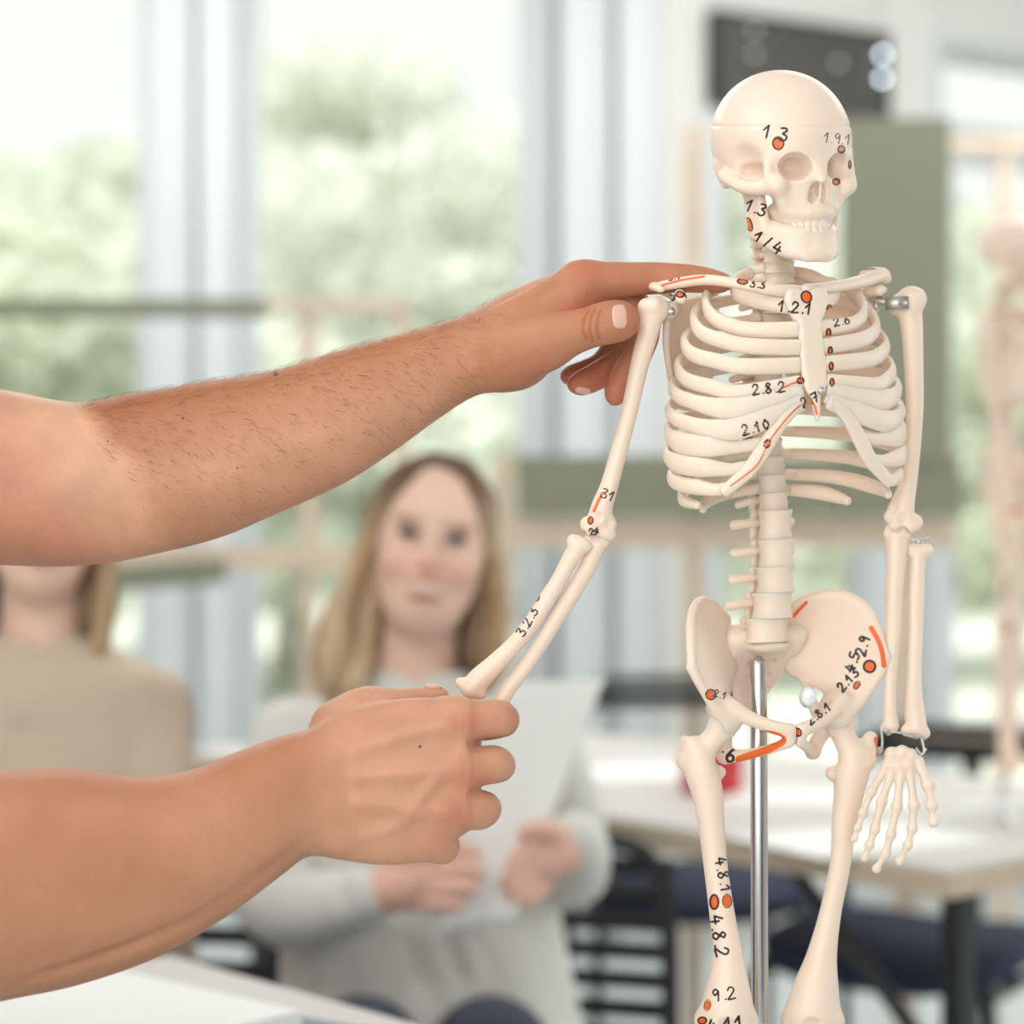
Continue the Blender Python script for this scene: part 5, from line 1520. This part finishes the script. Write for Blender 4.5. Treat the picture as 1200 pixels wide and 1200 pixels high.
# things on the right table
for i, (px, py, r, lb) in enumerate(((760, 905, .3, 'white sheet at the left end of the right table'), (960, 935, -.2, 'white sheet on the right table behind the thigh bones'), (1010, 985, .5, 'white sheet on the right table nearest its corner'))):
    flat('paper_sheet', onz(px, py, .75), .297, .21, .002, .7505, M['paper'], lb, 'paper', r)
p = onz(834, 928, .75); d = p[1]
tin = empty('tin', (p[0], p[1], .7505), 'red round tin on the right table, half hidden behind the thigh bone', 'tin')
V, F = sweep([(p[0], p[1], .7505 + .0), (p[0], p[1], .80)], .05, seg=32, cap=False); obj('can', V, F, M['red'], tin)
V, F = sweep([(p[0], p[1], .80), (p[0], p[1], .812)], .052, seg=32, cap=False); obj('lid', V, F, M['red'], tin)

# ---- chairs
def chair(loc, face, label, slats=False, group=None, zb_=.80, zs_=.45):
    """loc = seat centre on the floor, face = unit 2d vector the sitter looks along"""
    f = np.array(face) / np.hypot(*face); s = np.array([f[1], -f[0]])
    root = empty('chair', (loc[0], loc[1], 0), label, 'chair', group)
    def tf(vf):
        V, F = vf; V = np.asarray(V, float); Q = V.copy()
        Q[:, 0] = loc[0] + V[:, 0] * s[0] + V[:, 1] * f[0]; Q[:, 1] = loc[1] + V[:, 0] * s[1] + V[:, 1] * f[1]
        return Q, F
    v = Vol((-.26, -.26, zs_ - .06), (.26, .26, zs_ + .05), .012)
    def seatf(Xx, Y, Z):
        q = ((np.abs(Xx) / .225) ** 4 + (np.abs(Y) / .215) ** 4) ** .25
        return np.maximum((q - 1) * .2, np.abs(Z - zs_ - .02 * (Y / .2) ** 2 * (Y > 0) * -1 - .012 * (Xx / .2) ** 2) - .022)
    v.put(seatf, (-.23, -.22, zs_ - .04), (.23, .22, zs_ + .04)); v.blur(1)
    V, F = v.mesh(); V, F = tf((V, F)); obj('seat', V, F, M['black'] if slats else M['navy'], root)
    # back: rounded frame with slats
    hw = .21
    arch = [(-hw, -.20, zs_ + .02), (-hw, -.24, zs_ + .2), (-hw + .01, -.265, zb_ - .07), (-hw + .06, -.272, zb_ - .01), (0, -.275, zb_), (hw - .06, -.272, zb_ - .01), (hw - .01, -.265, zb_ - .07), (hw, -.24, zs_ + .2), (hw, -.20, zs_ + .02)]
    obj('back_frame', *tf(tube(arch, .013, n=5, seg=10)), M['black'], root)
    n = 7 if slats else 3
    for i in range(n):
        z = zs_ + .10 + (zb_ - zs_ - .14) * i / (n - 1); y = -.222 - .05 * (z - zs_) / (zb_ - zs_)
        o = obj('slat', *tf(sweep(catmull(np.array([(-hw, y, z), (-hw * .5, y - .018, z), (0, y - .024, z), (hw * .5, y - .018, z), (hw, y, z)]), 4), .013 if slats else .018, .006, up=(0, 0, 1), seg=10)), M['black'], root)
    # tube frame on two runners
    for q in (-1, 1):
        obj('leg', *tf(tube([(q * .2, .17, zs_ - .02), (q * .215, .20, zs_ - .08), (q * .22, .215, .20), (q * .225, .22, .02)], .011, n=5, seg=10)), M['black_metal'], root)
        obj('leg', *tf(tube([(q * .2, -.19, zs_ + .04), (q * .205, -.20, zs_ - .08), (q * .22, -.235, .20), (q * .225, -.25, .02)], .011, n=5, seg=10)), M['black_metal'], root)
    obj('seat_frame', *tf(merge(tube([(-.2, -.19, zs_ - .035), (-.2, .18, zs_ - .035)], .011), tube([(.2, -.19, zs_ - .035), (.2, .18, zs_ - .035)], .011), tube([(-.2, 0, zs_ - .035), (.2, 0, zs_ - .035)], .011))), M['black_metal'], root)
    return root
ca = np.array([X(806, 4.28), 4.28]); cb = np.array([X(1066, 3.68), 3.68])
chair(ca, (.12, -1), 'black chair with navy seat behind the right table, left of the two', zb_=.84)
chair(cb, (-.53, -.85), 'black chair with navy seat behind the right table, under the distant skeleton')
cw = np.array([X(585, 2.76), 2.76])
chair(cw, (-.12, -1), 'black slatted chair of the blond woman, its back showing right of her', True, zb_=.74, zs_=.365)
chair(np.array([X(95, 2.75), 2.75]), (-.05, -1), 'black slatted chair of the woman in the beige sweater', True, zb_=.78, zs_=.365)

# ---- distant skeleton on the right table
p2 = np.array([X(1174, 3.1), 3.1])
sk2 = empty('skeleton', (p2[0], p2[1], .7505), 'distant blurred model skeleton standing on the right table at the right edge', 'skeleton')
st2 = empty('skeleton_stand', (p2[0], p2[1], .7505), 'chrome pole stand of the distant skeleton on the right table', 'stand')
skip = set(o.name for o in up_arm)
for src, dst in ((skeleton, sk2), (stand, st2)):
    for ch in list(src.children):
        if ch.name in skip or ch.name.split('.')[0] in ('wrist_wire', 'screw', 'shoulder_bracket'): continue
        c = ch.copy(); COL.objects.link(c); c.parent = dst
        for gch in ch.children:
            g2 = gch.copy(); COL.objects.link(g2); g2.parent = c
rz2 = math.radians(35)
sk2.rotation_euler.z = rz2; st2.rotation_euler.z = rz2
def mirror(P):
    u, v_, w = unB(np.asarray(P, dtype=float)); return B(-u, v_, w)
before = set(bpy.data.objects.keys())
hang_arm(mirror); build_hand(mirror)
sb = np.array(SK_BASE)
for nme in [k for k in bpy.data.objects.keys() if k not in before]: bpy.data.objects[nme].parent = sk2

# ---- outdoors
gr = obj('outdoor_ground', *box((-30, 6.3, -.3), (34, 46, -.05)), M['ground'], smooth=False); gr['kind'] = 'structure'
ico = []
def leafball(c, r, rs, n):
    """loose crown of small leaf plates"""
    d = rs.randn(n, 3); d /= np.linalg.norm(d, axis=1, keepdims=True)
    P = np.array(c) + d * (rs.rand(n, 1) ** .4) * np.array(r)
    a = rs.randn(n, 3); a /= np.linalg.norm(a, axis=1, keepdims=True)
    b = np.cross(a, rs.randn(n, 3)); b /= np.linalg.norm(b, axis=1, keepdims=True)
    s = .055 + .065 * rs.rand(n, 1)
    V = np.concatenate([P + a * s, P + b * s * .6, P - a * s, P - b * s * .6])
    i = np.arange(n); F = np.stack([i, i + n, i + 2 * n, i + 3 * n], 1)
    return V, F
def tree(x, y, h, r, seed, label, m, low=.25):
    rs = np.random.RandomState(seed)
    root = empty('tree', (x, y, -.05), label, 'tree', 'trees outside the windows')
    VV, FF, n = [], [], 0
    for k in range(10):
        f = k / 9; c = (x + rs.randn() * r * .35, y + rs.randn() * r * .35, h * (low + (1 - low) * f) - .1)
        V, F = leafball(c, np.array([r, r, h * .16]) * (.45 + .5 * math.sin((f * .8 + .15) * math.pi)), rs, 900)
        VV.append(V); FF.append(F + n); n += len(V)
    o = obj('crown', np.concatenate(VV), np.concatenate(FF), m, root, flip='no')
    obj('trunk', *sweep([(x, y, -.05), (x + .1, y, h * .4), (x, y + .1, h * .85)], [.1, .08, .03], up=(0, 1, 0), seg=10), M['bark'], root)
tree(-4.9, 14.5, 4.6, 1.6, 1, 'loose pale tree outside the left pane, farthest left', M['leaf2'])
tree(-2.9, 13.0, 3.4, 1.1, 2, 'low bush-like tree outside the left pane, beside the white post', M['leaf'])
tree(-1.7, 16.0, 4.4, 1.5, 3, 'pale tree outside the middle pane, behind the wooden frame', M['leaf2'])
tree(-.3, 15.0, 3.1, 1.4, 4, 'low pale tree outside the middle pane, beside the white pillar', M['leaf2'])
tree(1.7, 15.0, 3.6, 1.2, 5, 'tree outside the pane under the dark screen', M['leaf2'])
tree(4.1, 15.5, 3.3, 1.5, 6, 'greener tree outside the far right pane', M['leaf'])
tree(-7.4, 16.5, 5.4, 1.9, 7, 'tall tree outside, seen past the left edge', M['leaf2'])
USE_DOF = True
w = bpy.data.worlds.new('overcast_sky'); scene.world = w; w.use_nodes = True
bg = w.node_tree.nodes['Background']; bg.inputs[0].default_value = (.985, 1.0, .965, 1); bg.inputs[1].default_value = 1.04
def area(name, loc, target, sx, sy, e, col=(1, 1, 1)):
    l = bpy.data.lights.new(name, 'AREA'); l.shape = 'RECTANGLE'; l.size = sx; l.size_y = sy; l.energy = e; l.color = col
    o = bpy.data.objects.new(name, l); COL.objects.link(o); o.location = loc
    o.rotation_euler = (Vector(target) - Vector(loc)).to_track_quat('-Z', 'Y').to_euler()
    return o
area('daylight_front_windows', (-1.0, -2.45, 1.85), (0, 1.4, 1.3), 4.0, 2.0, 76, (1, .98, .96))
area('fill_side', (4.3, 3.2, 1.9), (.3, 4.4, 1.2), 2.8, 2.2, 55, (.97, .985, 1))  # added fill from the right; the wall there has no opening
area('fill_top_back', (-1.2, 4.7, 3.1), (-1.2, 4.7, 0), 2.6, 1.0, 48, (1, .99, .975))  # added overhead fill for the women, tables and back frames
area('fill_top_right', (1.6, 4.4, 3.1), (1.6, 4.4, 0), 2.0, 1.0, 40, (1, .99, .975))  # added overhead fill for the right half of the background
area('fill_top_front', (-1.4, 1.0, 3.1), (-.7, 2.2, 1.0), 1.4, 1.0, 34, (1, .985, .965))  # added overhead fill to brighten the listeners' faces
sl = bpy.data.lights.new('sun', 'SUN'); sl.energy = 4.6; sl.angle = .02; so = bpy.data.objects.new('sun', sl); COL.objects.link(so)
so.rotation_euler = Vector((.25, .62, -.74)).to_track_quat('-Z', 'Y').to_euler(); so.location = (0, -8, 12)
scene.view_settings.exposure = 0.0
cam = bpy.data.cameras.new('camera'); camo = bpy.data.objects.new('camera', cam); COL.objects.link(camo)
camo.location = (0, 0, CAMZ); camo.rotation_euler = (math.pi / 2, 0, 0)
cam.sensor_fit = 'HORIZONTAL'; cam.sensor_width = 24; cam.lens = 50; cam.clip_start = .05; cam.clip_end = 200
cam.dof.use_dof = USE_DOF; cam.dof.focus_distance = D0 - .045; cam.dof.aperture_fstop = 2.4; cam.dof.aperture_blades = 0
scene.camera = camo
scene.view_settings.view_transform = 'Standard'; scene.view_settings.look = 'None'
scene.view_settings.gamma = 1; scene.view_settings.use_curve_mapping = False
